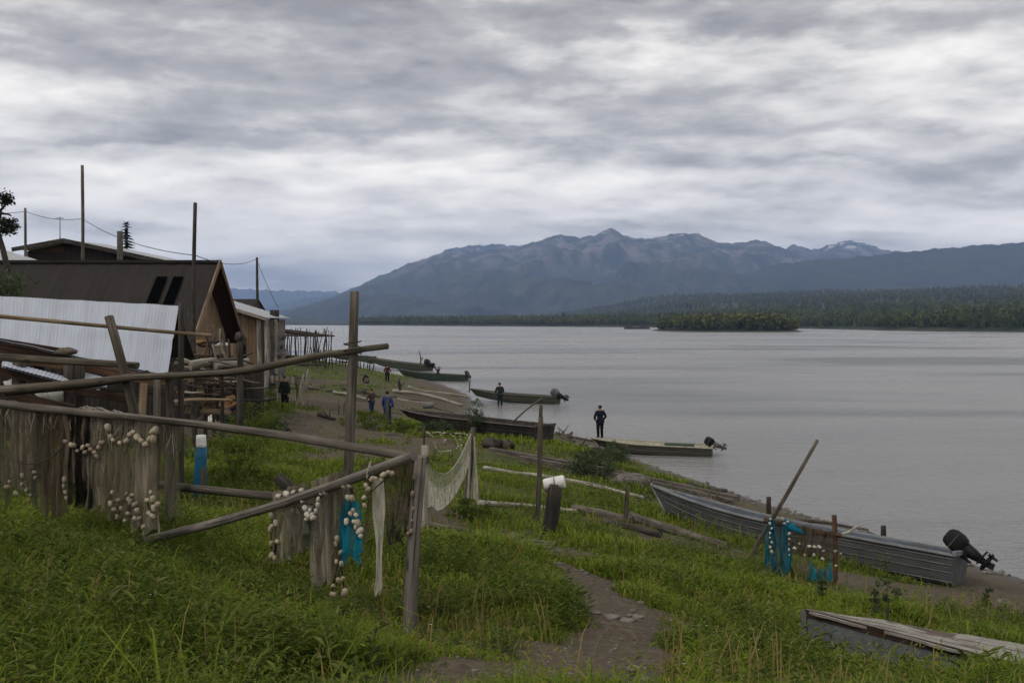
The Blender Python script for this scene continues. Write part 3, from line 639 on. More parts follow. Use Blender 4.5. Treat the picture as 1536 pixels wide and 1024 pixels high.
# grass ---------------------------------------------------------------------
def blades(name, X, Y, H, Wd, lean, tint, mat):
    H = H*hfac(X, Y); n = len(X); Z = gz(X, Y)-.015
    a = RNG.uniform(0, 6.283, n); fx, fy = np.cos(a), np.sin(a); px, py = -fy, fx
    V = np.empty((n, 7, 3)); bend = lean*H
    for k, (tz, tw, tb) in enumerate(((0, .8, 0), (.42, 1.0, .16), (.78, .62, .55))):
        cx = X+fx*bend*tb; cy = Y+fy*bend*tb; cz = Z+H*tz
        for s_, m in ((-1, 0), (1, 1)):
            V[:, 2*k+m, 0] = cx+px*Wd*tw*.5*s_; V[:, 2*k+m, 1] = cy+py*Wd*tw*.5*s_; V[:, 2*k+m, 2] = cz
    V[:, 6, 0] = X+fx*bend; V[:, 6, 1] = Y+fy*bend; V[:, 6, 2] = Z+H*(1-.25*np.minimum(lean, 1.2))
    b = np.arange(n)[:, None]*7; L = np.concatenate([b+np.array([[0, 1, 3, 2]]), b+np.array([[2, 3, 5, 4]]), b+np.array([[4, 5, 6]])], 1)
    o = np_mesh(name, V.reshape(-1, 3), np.tile([4, 4, 3], n), L.ravel(), mat, {'tint': np.repeat(np.clip(tint, 0, 1), 7)}); struct(o, 'stuff'); return o
def herbs(name, X, Y, H, nl, lsz, tint, mat):
    """leafy stems: each stem carries nl lance-shaped leaves"""
    hf = hfac(X, Y); H = H*hf; lsz = lsz*(.5+.5*hf); VV, TT = [], []; n = len(X); Z = gz(X, Y)
    sx = RNG.normal(0, .18, n)*H; sy = RNG.normal(0, .18, n)*H
    for k in range(nl):
        t = .12+.88*(k+RNG.uniform(0, 1, n))/nl; a = k*2.4+RNG.uniform(0, 1.5, n); up = .25+.6*t+RNG.normal(0, .2, n)
        L = lsz*(1.15-.55*t)*RNG.uniform(.7, 1.3, n); w = L*.13
        bx = X+sx*t*t; by = Y+sy*t*t; bz = Z+H*t
        dx, dy = np.cos(a), np.sin(a)
        mx, my, mz = bx+dx*L*.5, by+dy*L*.5, bz+L*.5*up; tx, ty, tz = bx+dx*L*.95, by+dy*L*.95, bz+L*(up*.75-.12)
        v = np.stack([np.stack([bx, by, bz], 1), np.stack([mx-dy*w, my+dx*w, mz], 1), np.stack([tx, ty, tz], 1), np.stack([mx+dy*w, my-dx*w, mz], 1)], 1)
        VV.append(v); TT.append(np.clip(tint+RNG.uniform(-.15, .15, n)+.15*(t-.5), 0, 1))
    V = np.concatenate(VV, 0); N = len(V); b = np.arange(N)[:, None]*4
    Lp = np.concatenate([b+np.array([[0, 1, 2]]), b+np.array([[0, 2, 3]])], 1)
    o = np_mesh(name, V.reshape(-1, 3), np.full(2*N, 3), Lp.ravel(), mat, {'tint': np.repeat(np.concatenate(TT), 4)}); struct(o, 'stuff'); return o
def scat(n, r0, r1, pw=1.0, amax=33.5):
    """random points in the wedge of bank in front of the viewpoint, uniform-ish, thinning with distance"""
    u = RNG.uniform(0, 1, n); e = 2-pw
    r = (r0**e+(r1**e-r0**e)*u)**(1/e); a = np.radians(RNG.uniform(-amax, amax, n))
    X, Y = r*np.sin(a), r*np.cos(a); d = dirt(X, Y); sd = shore_dist(X, Y); k = (RNG.uniform(0, 1, n) > d*1.15-.05) & (sd > .8)
    X, Y, d = X[k], Y[k], d[k]; return X, Y, np.hypot(X, Y), d
def build_grass():
    for nm, n, r0, r1 in (('near_grass', 330000, 4.5, 17), ('bank_grass', 190000, 15, 60), ('far_grass', 120000, 45, 150)):
        X, Y, R, d = scat(n, r0, r1, 1.25 if r0 < 50 else 1.4)
        w = wob(X*.55, Y*.55); w2 = wob(X*.2+9, Y*.2)
        left = np.clip((-X-1.2)/2.5, 0, 1)*np.clip((12-R)/4, 0, 1)
        lush = np.clip(.5+.35*w+.25*w2-.15*left, .1, 1.3)
        H = (.07+.27*lush+.10*np.clip(wob(X*1.3+4, Y*1.3), -.5, 1))*RNG.uniform(.5, 1.45, len(X))*(1-.75*d); H = np.maximum(H, .03)
        H *= np.where(R > 16, .78, 1); H *= np.clip(1.0-.35*np.clip((R-14)/8, 0, 1)*np.clip((lush < .45), 0, 1), 0, 1)
        k = RNG.uniform(0, 1, len(X)) < np.clip(.25+lush*1.1+.25*wob(X*2.3, Y*2.3+3), 0, 1); X, Y, R, H, w, w2, d, lush = (q[k] for q in (X, Y, R, H, w, w2, d, lush))
        Wd = (.0045+.0011*R)*RNG.uniform(.6, 1.3, len(X)); Wd = np.minimum(Wd, .085)
        tint = .45+.20*w2-.08*w+.12*wob(X*1.1+7, Y*1.1)+RNG.normal(0, .20, len(X))+.12*(lush < .45); tint = np.where(RNG.uniform(0, 1, len(X)) < .06+.12*(lush < .4), 1.0, np.minimum(tint, .85))
        blades(nm, X, Y, H, Wd, RNG.uniform(.15, 1.1, len(X)), tint, LEAF_GRASS)
    X, Y, R, d = scat(26000, 4.5, 9.5, 1.2, 33); k = (X < -1.3-.25*RNG.normal(size=len(X))) & (RNG.uniform(0, 1, len(X)) < .07); X, Y, R = X[k], Y[k], R[k]
    blades('tall_grass', X, Y, RNG.uniform(.28, .6, len(X)), RNG.uniform(.007, .016, len(X)), RNG.uniform(.3, 1.3, len(X)), .35+RNG.normal(0, .2, len(X)), LEAF_GRASS)
    # broad-leaved weeds in clumps, horsetails, dead stalks with seed heads
    def clump(n, r0, r1, thr, f, ox, pw=1.3):
        X, Y, R, d = scat(n, r0, r1, pw); m = wob(X*f+ox, Y*f)+.6*wob(X*f*.4, Y*f*.4+ox)+(.55*np.clip((-X-1.2)/2, 0, 1)*np.clip((13-R)/3, 0, 1) if ox == 2 else 0); k = (m+RNG.normal(0, .3, len(X)) > thr) & (RNG.uniform(0, 1, len(X)) > d); return X[k], Y[k], R[k], np.clip(m[k], 0, 1.5)
    X, Y, R, m = clump(26000, 4.5, 22, .30, .9, 2, 1.4); left = np.clip((-X-1)/2, 0, 1)
    herbs('broad_leaved_weeds', X, Y, (.22+.14*m+.12*left)*RNG.uniform(.6, 1.4, len(X)), 11, .105*RNG.uniform(.5, 1.5, len(X)), .5+RNG.normal(0, .22, len(X)), LEAF_HERB)
    X, Y, R, m = clump(14000, 4.5, 30, .35, 1.2, 11)
    herbs('horsetails', X, Y, (.22+.12*m)*RNG.uniform(.6, 1.4, len(X)), 22, .055*RNG.uniform(.7, 1.3, len(X))*(1+.02*R), .62+RNG.normal(0, .18, len(X)), LEAF_GRASS)
    X, Y, R, m = clump(6000, 4.5, 26, .35, .7, 23)
    blades('dead_stalks', X, Y, RNG.uniform(.25, .6, len(X)), .004+.0009*R, RNG.uniform(.05, .6, len(X)), np.full(len(X), 1.0), LEAF_GRASS)
    X, Y, R, m = clump(26000, 4.5, 20, .45, .5, 31); blades('dry_thatch', X, Y, RNG.uniform(.04, .14, len(X)), .006+.001*R, RNG.uniform(.8, 2.2, len(X)), np.full(len(X), 1.0), LEAF_GRASS)
    X, Y, R, d = scat(11000, 4.5, 24, 1.3)
    m = wob(X*.8+3, Y*.8)+.5*wob(X*.3, Y*.3+5)+.8*np.clip((-X-1)/3, 0, 1); k = m+RNG.normal(0, .35, len(X)) > .12; X, Y, R, d = X[k], Y[k], R[k], d[k]; m = m[k]
    herbs('leafy_ground_cover', X, Y, (.16+.17*np.clip(m, 0, 1.3))*RNG.uniform(.6, 1.4, len(X))*(1-.6*d), 14, .065*RNG.uniform(.6, 1.4, len(X)), .5+RNG.normal(0, .22, len(X)), LEAF_HERB)
    X, Y, R, d = scat(5200, 20, 80, 1.3); k = wob(X*.5+3, Y*.5) > .15; X, Y, d = X[k], Y[k], d[k]
    herbs('bank_ground_cover', X, Y, .45*RNG.uniform(.5, 1.4, len(X))*(1-.6*d), 12, .16*RNG.uniform(.7, 1.4, len(X)), .45+RNG.normal(0, .17, len(X)), LEAF_BUSH)
    # tiny white blossoms scattered through the turf
    X, Y, R, d = scat(900, 5, 34, 1.2); k = wob(X*.9, Y*.9+2) > .1; X, Y, R = X[k], Y[k], R[k]; Z = gz(X, Y)+RNG.uniform(.12, .34, len(X)); s = (.006+.0007*R)*RNG.uniform(.7, 1.3, len(X)); n = len(X)
    o = np.array([[1, 0, .3], [0, 1, .1], [-1, 0, .3], [0, -1, .5]]); V = np.stack([X, Y, Z], 1)[:, None]+o[None]*s[:, None, None]
    struct(np_mesh('white_blossoms', V.reshape(-1, 3), np.full(n, 4), np.arange(n*4), FLOWER), 'stuff')
# ------------------------------------------------------------------ village on the left bank
def quad_sheet(m, tl, tr, br, bl, nu, nv, amp, waves, sag=None, mi=0, thick=.03):
    """corrugated sheet between four corners, ridges running from the top edge to the bottom edge"""
    tl, tr, br, bl = map(Vector, (tl, tr, br, bl)); n = (tr-tl).cross(bl-tl).normalized()
    if n.z < 0: n = -n
    W_ = (tr-tl).length; H_ = (bl-tl).length
    def f(u, v, o=0.0):
        p = tl.lerp(tr, u).lerp(bl.lerp(br, u), v)
        p = p+n*(amp*math.sin(u*waves*6.2832)+o+((.004*(int(u*11) % 2))+.005*math.sin(u*31+v*4)*math.sin(v*5+u*9) if amp < .003 and waves > 50 else 0))
        if sag: p = p+sag(u, v)
        return p
    m.grid(lambda u, v: f(u, v), nu, nv, mi, True, W_, H_)
    m.grid(lambda u, v: f(u, v, -thick), nu, nv, mi, True, W_, H_, flip=True)
    return m
def house_a_frame():
    x1, x0, yr, yn, yf = -13.2, -24.0, 45.0, 41.0, 49.0; zr, zn, zf = 8.85, 5.22, 5.15
    h = thing('log_house', 'steep dark metal roofed log house with tan plank gable facing the river', 'house', on(-18, 43))
    m = MB(); n = Vector((0, -(zr-zn), (yr-yn))).normalized()
    # two dark roof windows: flat black sheets on the slope paint the openings' shade
    ya = lambda z: yr-(zr-z)/(zr-zn)*(yr-yn)
    m0 = MB(); quad_sheet(m0, (x0, yr, zr), (x1, yr, zr), (x1, yn, zn), (x0, yn, zn), 260, 6, .012, 11); rf = m0.build('roof', ROOF_DARK, h)
    m = MB()
    for k in range(13):
        x = x0+.5+k*.83
        m.board(Vector((x, yr, zr))+n*.035, Vector((x, yn, zn))+n*.03, .035, .13, n)
    m.build('roof_seams', W['dark'], rf)
    m = MB(); quad_sheet(m, (x0, yr, zr), (x1, yr, zr), (x1, yf, zf), (x0, yf, zf), 60, 4, .015, 30); m.build('far_roof', [W['red']], h)
    m = MB(); m.board((x0, yr, zr+.05), (x1+.02, yr, zr+.05), .12, .3); m.build('ridge_cap', ROOF_DARK, h)
    for a, b in (((228, 412), (252, 450)), ((253, 412), (276, 450))):
        p0 = P((a[0]+8), a[1], 44.4); p1 = P(b[0]+6, a[1], 44.4)
        z1, z0_ = 8.15, 6.9
        q = MB(); X0, X1 = p0.x+.05, p1.x-.12; o = n*.06
        v = [Vector((X0, ya(z1), z1))+o, Vector((X1, ya(z1), z1))+o, Vector((X1, ya(z0_), z0_))+o, Vector((X0, ya(z0_), z0_))+o]
        q.v = v; q.face((3, 2, 1, 0)); w_ = q.build('roof_window', PAINTED_HOLE, h)
        fr = MB()
        for i in range(4): fr.board(v[i]+n*.02, v[(i+1) % 4]+n*.02, .09, .12, n)
        fr.build('frame', W['olive'], w_)
    # barge boards on the gable end
    m = MB(); m.board((x1+.03, yr, zr+.04), (x1+.03, yn-.12, zn-.1), .26, .05, (0, .67, .74)); m.build('barge_board', W['tan'], h)
    m = MB(); m.board((x1+.03, yr, zr+.04), (x1+.03, yf+.12, zf-.1), .26, .05, (0, -.67, .74)); m.build('barge_board', W['brown'], h)
    # gable wall set back under the overhang
    xg = x1-.75; m = MB(); m.v = [Vector(p) for p in ((xg, yn+.5, zn-.4), (xg, yf-.5, zf-.4), (xg, yf-.5, zf+.35), (xg, yr, zr-.12), (xg, yn+.5, zn+.35))]
    m.face((0, 1, 2, 3, 4)); m.build('gable_wall', PLANK_TANY, h)
    m = MB(); m.box((xg+.04, 43.4, 6.1), (.06, .8, 1.2)); w_ = m.build('window', GLASS, h)
    m = MB()
    for dy in (-.45, 0, .45): m.board((xg+.07, 43.4+dy, 5.45), (xg+.07, 43.4+dy, 6.75), .06, .07, (0, 1, 0))
    for dz_ in (5.45, 6.1, 6.75): m.board((xg+.075, 42.95, dz_), (xg+.075, 43.85, dz_), .08, .06)
    m.build('window_frame', W['pale'], w_)
    # body under the eaves: dark timber front, joists
    m = MB(); zb = 1.6
    m.board((x0+.3, yn+.55, (zb+5.3)/2), (xg-.02, yn+.55, (zb+5.3)/2), 5.3-zb, .18); m.build('front_wall', PLANK_DARK, h)
    m = MB(); m.board((xg-.1, yn+.65, (zb+4.75)/2), (xg-.1, yf-.6, (zb+4.75)/2), 4.75-zb, .18); m.build('side_wall', PLANK_DARK, h)
    m = MB(); m.board((x0+.3, yf-.6, 3.4), (xg-.2, yf-.6, 3.4), 3.6, .18); m.build('rear_wall', PLANK_DARK, h)
    m = MB(); m.board((xg+.1, yn+.3, 4.75), (xg+.1, yf-.3, 4.75), .22, .2); m.build('tie_beam', W['tan'], h)
def stick_deck():
    """raised deck with a railing of sticks and planks in front of the gable"""
    L = P(299, 540, 39); o = on(-12.0, 39.2)
    h = thing('stick_deck', 'raised deck with a ragged railing of sticks below the plank gable', 'deck', o)
    zt = 4.55; zd = 3.75
    
    for yy in (39.4, 40.9): m = MB(); m.board((-13.1, yy, zd), (-11.0, yy, zd), .14, .2); m.build('deck_beam', W['brown'], h)
    m = MB()
    for k in range(9): m.board((-13.1+k*.26, 39.3, zd+.11), (-13.1+k*.26, 41.0, zd+.11), .04, .24)
    m.build('deck_boards', W['grey'], h)
    m = MB()
    for k in range(13):
        x = -12.9+k*.145+random.uniform(-.03, .03); m.board((x, 39.3, zd-.1), (x+random.uniform(-.1, .1), 39.3, zt+random.uniform(-.12, .22)), .1, .03, (1, 0, 0))
    m.build('railing_slats', W['tan'], h)
    m = MB(); m.log((-13.2, 39.22, zt), (-10.9, 39.22, zt+.06), .045, .035); m.build('handrail', W['olive'], h)
    for a, b in (((-12.5, zt+.1), (-11.3, zd+.1)), ((-12.9, zd+.2), (-12.0, zt+.2)), ((-11.9, zt+.25), (-11.2, zd))):
        m = MB(); m.log((a[0], 39.15, a[1]), (b[0], 39.15, b[1]), .035, .025); m.build('brace', W['dark'], h)
    for x in (-13.0, -11.05):
        m = MB(); m.log((x, 39.3, gz1(x, 39.3)-.2), (x, 39.3, zt+.3), .09, .08); m.build('post', W['dark'], h)
    # sheets of bark and cloth thrown over the railing
    for k, (px, py, c) in enumerate(((300, 513, 'tan'), (333, 517, 'white'), (322, 512, 'brown'), (307, 517, 'brown'))):
        p = P(px, py, 39.1); m = MB(); m.blob(p, (.28, .15, .08), 10, 5, rough=.25)
        one('cloth_bundle', m, CLOTH[c], ['tan bundle on the left end of the stick railing', 'pale bundle on the stick railing beside the plank cabin', 'brown bundle in the middle of the stick railing', 'small brown bundle tucked beside the tan one on the stick railing'][k], 'bundle', p, 'bundles on the stick railing')
def cabin():
    y = 54.0; zt = 6.75; zb = 1.7; xr = -13.55; xl = -18.5
    h = thing('plank_cabin', 'tan plank cabin with a low sloping metal roof and log corner posts', 'cabin', on(-15.5, 55))
    m = MB(); m.v = [Vector(p) for p in ((xl, y, zb), (xr, y, zb), (xr, y, 6.32), (xl, y, 7.9))]; m.face((0, 1, 2, 3)); m.build('front_wall', PLANK_TAN, h)
    m = MB(); m.board((xr+.06, y+.1, (zb+6.3)/2), (xr+.06, y+5, (zb+6.3)/2), 6.3-zb, .1); m.build('side_wall', PLANK_GREY, h)
    m = MB(); m.board((-14.6, y-.06, 2.9), (xr-.05, y-.06, 2.9), 1.6, .06); m.build('clapboard_skirt', PLANK_GREY, h)
    m = MB(); quad_sheet(m, (xl-.2, y+5.3, 8.08), (xr+.35, y+5.3, 6.4), (xr+.35, y-.55, 6.4), (xl-.2, y-.55, 8.08), 40, 3, .012, 26); m.build('roof', ROOF_GREY, h)
    m = MB(); m.board((xl-.2, y-.57, 8.0), (xr+.36, y-.57, 6.33), .16, .05); m.build('fascia', W['pale'], h)
    m = MB(); m.box((-14.68, y-.03, 4.7), (.5, .05, 1.25)); w_ = m.build('window', GLASS, h)
    m = MB()
    for x in (-14.97, -14.39): m.board((x, y-.06, 4.0), (x, y-.06, 5.4), .1, .05, (1, 0, 0))
    m.board((-15.05, y-.065, 5.4), (-14.3, y-.065, 5.4), .1, .05); m.board((-15.05, y-.065, 4.0), (-14.3, y-.065, 4.0), .1, .05); m.build('window_frame', W['tan'], w_)
    for x, yy in ((xr-.15, y-.18), (xr+.2, y-.14), (xr+.34, y+1.5)):
        m = MB(); m.log((x, yy, zb-.2), (x, yy, 6.3), .14, .12); m.build('corner_post', W['birch'], h)
    m = MB(); m.log((-13.6, 57, 6.2), (-13.6, 57, 6.85), .26, .26, 0, 10); m.build('chimney', W['dark'], h)
    m = MB()
    for k in range(7): m.log((xr+.35, y+.4+k*.5, 2.2+.5*k), (xr+.35, y+1.4+.4*k, 2.3+.5*k), .11)
    m.build('log_ends', W['grey'], h)
def far_houses():
    h = thing('dark_roof_shed', 'small dark roofed shed with brown gable behind the plank cabin', 'shed', on(-20, 76))
    a = P(330, 448, 76); b = P(383, 449, 76); z1 = a.z; ze = 6.2+(482-474)/F*74
    m = MB(); quad_sheet(m, (a.x, 77, z1), (b.x, 77, z1), (b.x, 73.6, ze), (a.x, 73.6, ze), 60, 3, .015, 24); m.build('roof', ROOF_DARK, h)
    m = MB(); m.v = [Vector(p) for p in ((b.x-.1, 73.9, 1.6), (b.x-.1, 80.1, 1.6), (b.x-.1, 80.1, ze), (b.x-.1, 77, z1-.1), (b.x-.1, 73.9, ze))]; m.face((0, 1, 2, 3, 4)); m.build('gable_wall', W['red'], h)
    m = MB(); m.board((a.x, 73.95, 3.9), (b.x-.2, 73.95, 3.9), 4.9, .1); m.build('front_wall', PLANK_DARK, h)
    m = MB(); quad_sheet(m, (a.x, 77, z1), (b.x, 77, z1), (b.x, 80.4, ze), (a.x, 80.4, ze), 20, 3, .015, 10); m.build('far_roof', ROOF_DARK, h)
    # gable-fronted house on the rise at the back
    D = 62.0; sc = D/F
    ap = P(95, 359, D); l = P(18, 373, D); r = P(268, 396, D)
    h = thing('brown_gable_house', 'wide brown gabled house on the rise behind the dark roof', 'house', on(ap.x, D+3))
    zb = gz1(ap.x, D)-.5; lw, rw = Vector((l.x+.5, D+.9, 0)), Vector((r.x-1.0, D+.9, 0))
    bk = Vector((1.0, 4, .0))
    m = MB(); m.v = [Vector((lw.x, lw.y, zb)), Vector((rw.x, rw.y, zb)), Vector((rw.x, rw.y, r.z+.05)), Vector((ap.x, D+.9, ap.z-.12)), Vector((lw.x, lw.y, l.z-.1))]; m.face((0, 1, 2, 3, 4)); m.build('gable_wall', PLANK_DARK, h)
    m = MB(); m.v = [Vector(v) for v in ((ap.x-2.5, D+.86, ap.z-.75), (ap.x-.3, D+.86, ap.z-.75), (ap.x-.3, D+.86, ap.z-.32), (ap.x-1.1, D+.86, ap.z-.4))]; m.face((0, 1, 2, 3)); m.build('gable_panel', W['brown'], h)
    m = MB(); quad_sheet(m, ap+bk, ap, r, r+bk, 6, 24, .0, 0); m.build('roof', ROOF_GREY, h)
    m = MB(); quad_sheet(m, ap, ap+bk, l+bk, l, 6, 10, .0, 0); m.build('left_roof', ROOF_GREY, h)
    for q in (r, l):
        m = MB(); m.board(ap+Vector((0, -.03, -.06)), q+Vector((0, -.03, -.06)), .26, .06); m.build('barge_board', W['dark'], h)
    m = MB(); m.board((rw.x-6.5, D+.7, 10.0-.35), (rw.x-.5, D+.7, 10.0-.35), .3, .1); m.build('porch_beam', W['brown'], h)
    for k in range(3):
        m = MB(); m.box((rw.x-1.5-k*1.9, D+.87, 9.2), (1.2, .05, .6)); m.build('window', GLASS, h)
    # pale roof corner further left
    h = thing('pale_roof_shed', 'low shed with a pale metal roof at the left behind the dark roof', 'shed', on(-30, 57))
    a, b, c, d = P(-40, 372, 60), P(12, 376, 60), P(66, 393, 56), P(-40, 394, 56)
    m = MB(); quad_sheet(m, a, b, c, d, 30, 2, .01, 14); m.build('roof', ROOF_GREY, h)
    m = MB(); zb = gz1(-28, 58)-.4; m.board((d.x, 56.6, (zb+d.z-.1)/2), (c.x-.3, 56.6, (zb+d.z-.1)/2), d.z-.1-zb, .1); m.build('front_wall', PLANK_DARK, h)
    m = MB(); m.board((c.x-.35, 56.7, (zb+d.z-.1)/2), (b.x-.3, 60, (zb+d.z-.1)/2), d.z-.1-zb, .1); m.build('side_wall', PLANK_DARK, h)
def metal_shed():
    TL, TR, BR, BL = P(-60, 441, 19.2), P(268, 458.5, 20.6), P(251, 563, 18.0), P(-60, 497, 17.0)
    h = thing('metal_roof_shed', 'open shed under a wide sagging sheet of pale corrugated metal', 'shed', on(-8.5, 18.5))
    def sag(u, v): return Vector((0, 0, -.10*math.sin(v*math.pi)*(.5+.5*math.sin(u*5))+.10*math.exp(-((v-.45-.12*u)/.05)**2)*u))
    m = MB(); quad_sheet(m, TL, TR, BR, BL, 420, 22, .0016, 62, sag); m.build('roof', ROOF_PALE, h)
    m = MB(); m.board(BL+Vector((0, .05, -.14)), P(110, 536, 17.6), .26, .05); m.build('fascia', W['red'], h)
    m = MB(); quad_sheet(m, P(4, 540, 16.6), P(104, 566, 16.9), P(100, 573, 16.5), P(3, 548, 16.2), 90, 2, .004, 16); m.build('lower_roof_strip', ROOF_PALE, h)
    m = MB(); quad_sheet(m, P(120, 556, 17.3), P(165, 568, 17.3), P(160, 579, 17), P(125, 580, 17), 40, 2, .005, 8); m.build('loose_sheet', ROOF_PALE, h)
    for a, b, w, mt in (((-30, 545, 16.4), (112, 583, 16.6), .17, 'red'), ((-30, 582, 16), (110, 613, 16.2), .13, 'red'), ((100, 583, 16.8), (215, 603, 17.4), .13, 'red'), ((-30, 530, 17), (120, 553, 17.2), .12, 'brown'), ((110, 545, 17.3), (250, 575, 17.6), .16, 'brown'), ((150, 585, 17.6), (262, 590, 18.4), .10, 'dark')):
        m = MB(); m.board(P(*a), P(*b), w, .08); m.build('beam', W[mt], h)
    m = MB(); m.board((-15.5, 21.6, 5.0), (-7.75, 21.6, 4.9), 2.1, .1); m.build('rear_wall', PLANK_DARK, h)
    for px, D in ((30, 16.6), (105, 16.9), (118, 17.2), (58, 18)):
        p = P(px, 560, D); m = MB(); m.log((p.x, p.y, gz1(p.x, p.y)-.2), (p.x, p.y, p.z+.25), .11, .10); m.build('post', W['dark'], h)
    m = MB(); quad_sheet(m, TL+Vector((0, 0, -.1)), TR+Vector((0, 0, -.1)), TR+Vector((.1, .7, -1.1)), TL+Vector((0, .8, -1.1)), 8, 2, 0, 0); m.build('rear_slope', ROOF_DARK, h)
    # things stored inside
    for k, (px, py, D, r, c, lab, nm) in enumerate(((20, 578, 17.5, .13, 'white', 'off white sack hanging under the metal shed roof at the far left', 'sack'), (80, 590, 17.6, .22, 'white', 'white tub with dark lumps stored inside the open metal shed', 'tub'), (108, 596, 17.4, .12, 'khaki', 'khaki bundle beside the white tub in the metal shed', 'bundle'), (150, 590, 18, .10, 'white', 'small white rag hanging in the middle of the open shed', 'rag'), (100, 527, 17.2, .16, 'khaki', 'folded khaki tarp lying on the lower edge of the pale metal roof', 'tarp'))):
        p = P(px, py, D); m = MB(); m.blob(p, (r*1.2, r*.7, r*.8 if nm != 'tarp' else r*.4), 10, 6, rough=.18); one(nm, m, CLOTH[c], lab, nm, p)
def clutter():
    """log racks, shelves and posts between the shed and the cabin"""
    # firewood rack: posts with poles and boards across
    h = thing('pole_rack', 'tall dark rack of posts and cross poles crowded with boards below the stick deck', 'rack', on(-10.3, 33))
    for px, py0, D, r in ((293, 560, 33, .09), (333, 560, 33.5, .07), (308, 575, 36, .08), (322, 570, 37, .07)):
        p = P(px, py0, D); m = MB(); m.log((p.x, D, gz1(p.x, D)-.2), (p.x, D, p.z), r, r*.85); m.build('post', W['dark'], h)
    for a, b, r, mt in (((262, 545, 33), (398, 553, 35), .08, 'grey'), ((285, 547, 32.8), (360, 541, 35), .10, 'pale'), ((270, 556, 33.2), (375, 560, 34.5), .07, 'grey'), ((265, 588, 33), (345, 592, 34), .05, 'brown'), ((262, 602, 33), (348, 600, 32), .06, 'tan'), ((280, 535, 33.4), (330, 548, 33.4), .05, 'dark'), ((300, 538, 33.8), (360, 556, 34), .05, 'grey'), ((330, 545, 33), (392, 548, 36), .06, 'olive')):
        m = MB(); m.log(P(*a), P(*b), r, r*.8, .02); m.build('pole', W[mt], h)
    rs = random.Random(4)
    for k in range(60):
        px = rs.uniform(254, 306); py = rs.choice((575, 588, 604, 616))+rs.uniform(-6, 6); D = 33.6+rs.uniform(0, 2.5); p = P(px, py, D)
        m = MB(); hz = rs.random() < .4; m.board(p, p+(Vector((rs.uniform(.3, 1.1), rs.uniform(-.1, .1), rs.uniform(-.06, .06))) if hz else Vector((rs.uniform(-.1, .1), rs.uniform(-.1, .1), rs.uniform(.25, .6)))), rs.uniform(.08, .2) if hz else rs.uniform(.08, .3), .05, (0, 0, 1) if hz else (1, 0, .1)); m.build('board', W[rs.choice(('red', 'brown', 'dark', 'dark', 'grey', 'tan', 'grey', 'dark'))], h)
    m = MB(); p = P(300, 600, 40); q = P(352, 600, 36.3); zc = (gz1(p.x, 36.3)+p.z+1.2)/2; m.board((p.x-1.5, 40.6, 3.1), (q.x, 40.6, 3.1), 2.4, .06); m.build('deck_shade_panel', PLANK_DARK, h)  # dark panel stands in for the shade under the deck
    for k in range(46):
        px = rs.uniform(262, 345); py = rs.uniform(530, 600); D = rs.uniform(32, 36.5); p = P(px, py, D); a = rs.choice((rs.uniform(-.25, .25), rs.uniform(-.25, .25), rs.uniform(1.1, 2.0))); ln = rs.uniform(.5, 1.7)
        m = MB(); m.log(p, p+Vector((math.cos(a)*ln, rs.uniform(-.3, .3), math.sin(a)*ln)), rs.uniform(.025, .055), rs.uniform(.02, .035), .05, 6); m.build('stick', W[rs.choice(('dark', 'grey', 'pale', 'dark', 'olive', 'brown'))], h)
    # driftwood limbs lying on top of the rack
    for k, (a, b, r, mt, lab) in enumerate((((285, 549, 32.4), (322, 541, 33), .16, 'pale', 'thick pale driftwood log on top of the pole rack'), ((322, 548, 32.8), (372, 540, 34), .13, 'birch', 'long bleached limb lying across the top of the pole rack'), ((270, 538, 32.6), (300, 552, 33), .09, 'pale', 'short bleached limb at the left end of the pole rack'), ((345, 552, 33.4), (396, 549, 35), .11, 'grey', 'grey limb sticking out at the right end of the pole rack'))):
        m = MB(); m.log(P(*a), P(*b), r, r*.7, .05, 9, 0, .12); one('driftwood', m, W[mt], lab, 'driftwood', P(*a), 'driftwood on the pole rack')
    # tall posts standing between the net rack and the shed
    for k, (px, y0, D, r, mt, lab) in enumerate(((272, 454, 18.6, .058, 'dark', 'tall dark post standing at the right edge of the pale metal roof'), (236, 570, 17.0, .065, 'grey', 'stout grey post under the shed left of the tall dark post'), (256, 568, 17.6, .048, 'dark', 'thin dark post under the right corner of the metal roof'), (360, 510, 31, .10, 'dark', 'dark post with a rounded knob beside the plank cabin window'), (205, 575, 16.4, .05, 'tan', 'pale slanted board leaning behind the net rail'))):
        p = P(px, y0, D); m = MB(); z0 = gz1(p.x, D)-.2
        if k == 4: m.board((p.x-.05, D, z0), (p.x+.12, D, p.z), .12, .04, (1, 0, 0))
        else: m.log((p.x-.02, D, z0), (p.x, D, p.z), r*1.05, r*.9, .008)
        if k == 3: m.blob(p+Vector((0, 0, .1)), .16, 10, 6, rough=.1)
        one('post', m, W[mt], lab, 'post', (p.x, D, z0))
    # sacks at the foot of the rack
    for k, (px, py, s, c, lab) in enumerate(((316, 632, .32, 'white', 'dirty white sack slumped at the foot of the pole rack'), (303, 628, .26, 'brown', 'brown sack beside the white one under the pole rack'), (330, 634, .22, 'khaki', 'khaki bundle lying right of the dirty white sack'))):
        p = G(px, py+10); z = p.z; m = MB(); m.blob((p.x, p.y, z+s*.6), (s*.9, s*.7, s*.85), 12, 8, rough=.12); m.blob((p.x+.03, p.y, z+s*1.45), (s*.22, s*.2, s*.25), 8, 5, rough=.2)
        one('sack', m, CLOTH[c], lab, 'sack', (p.x, p.y, z), 'sacks under the pole rack')
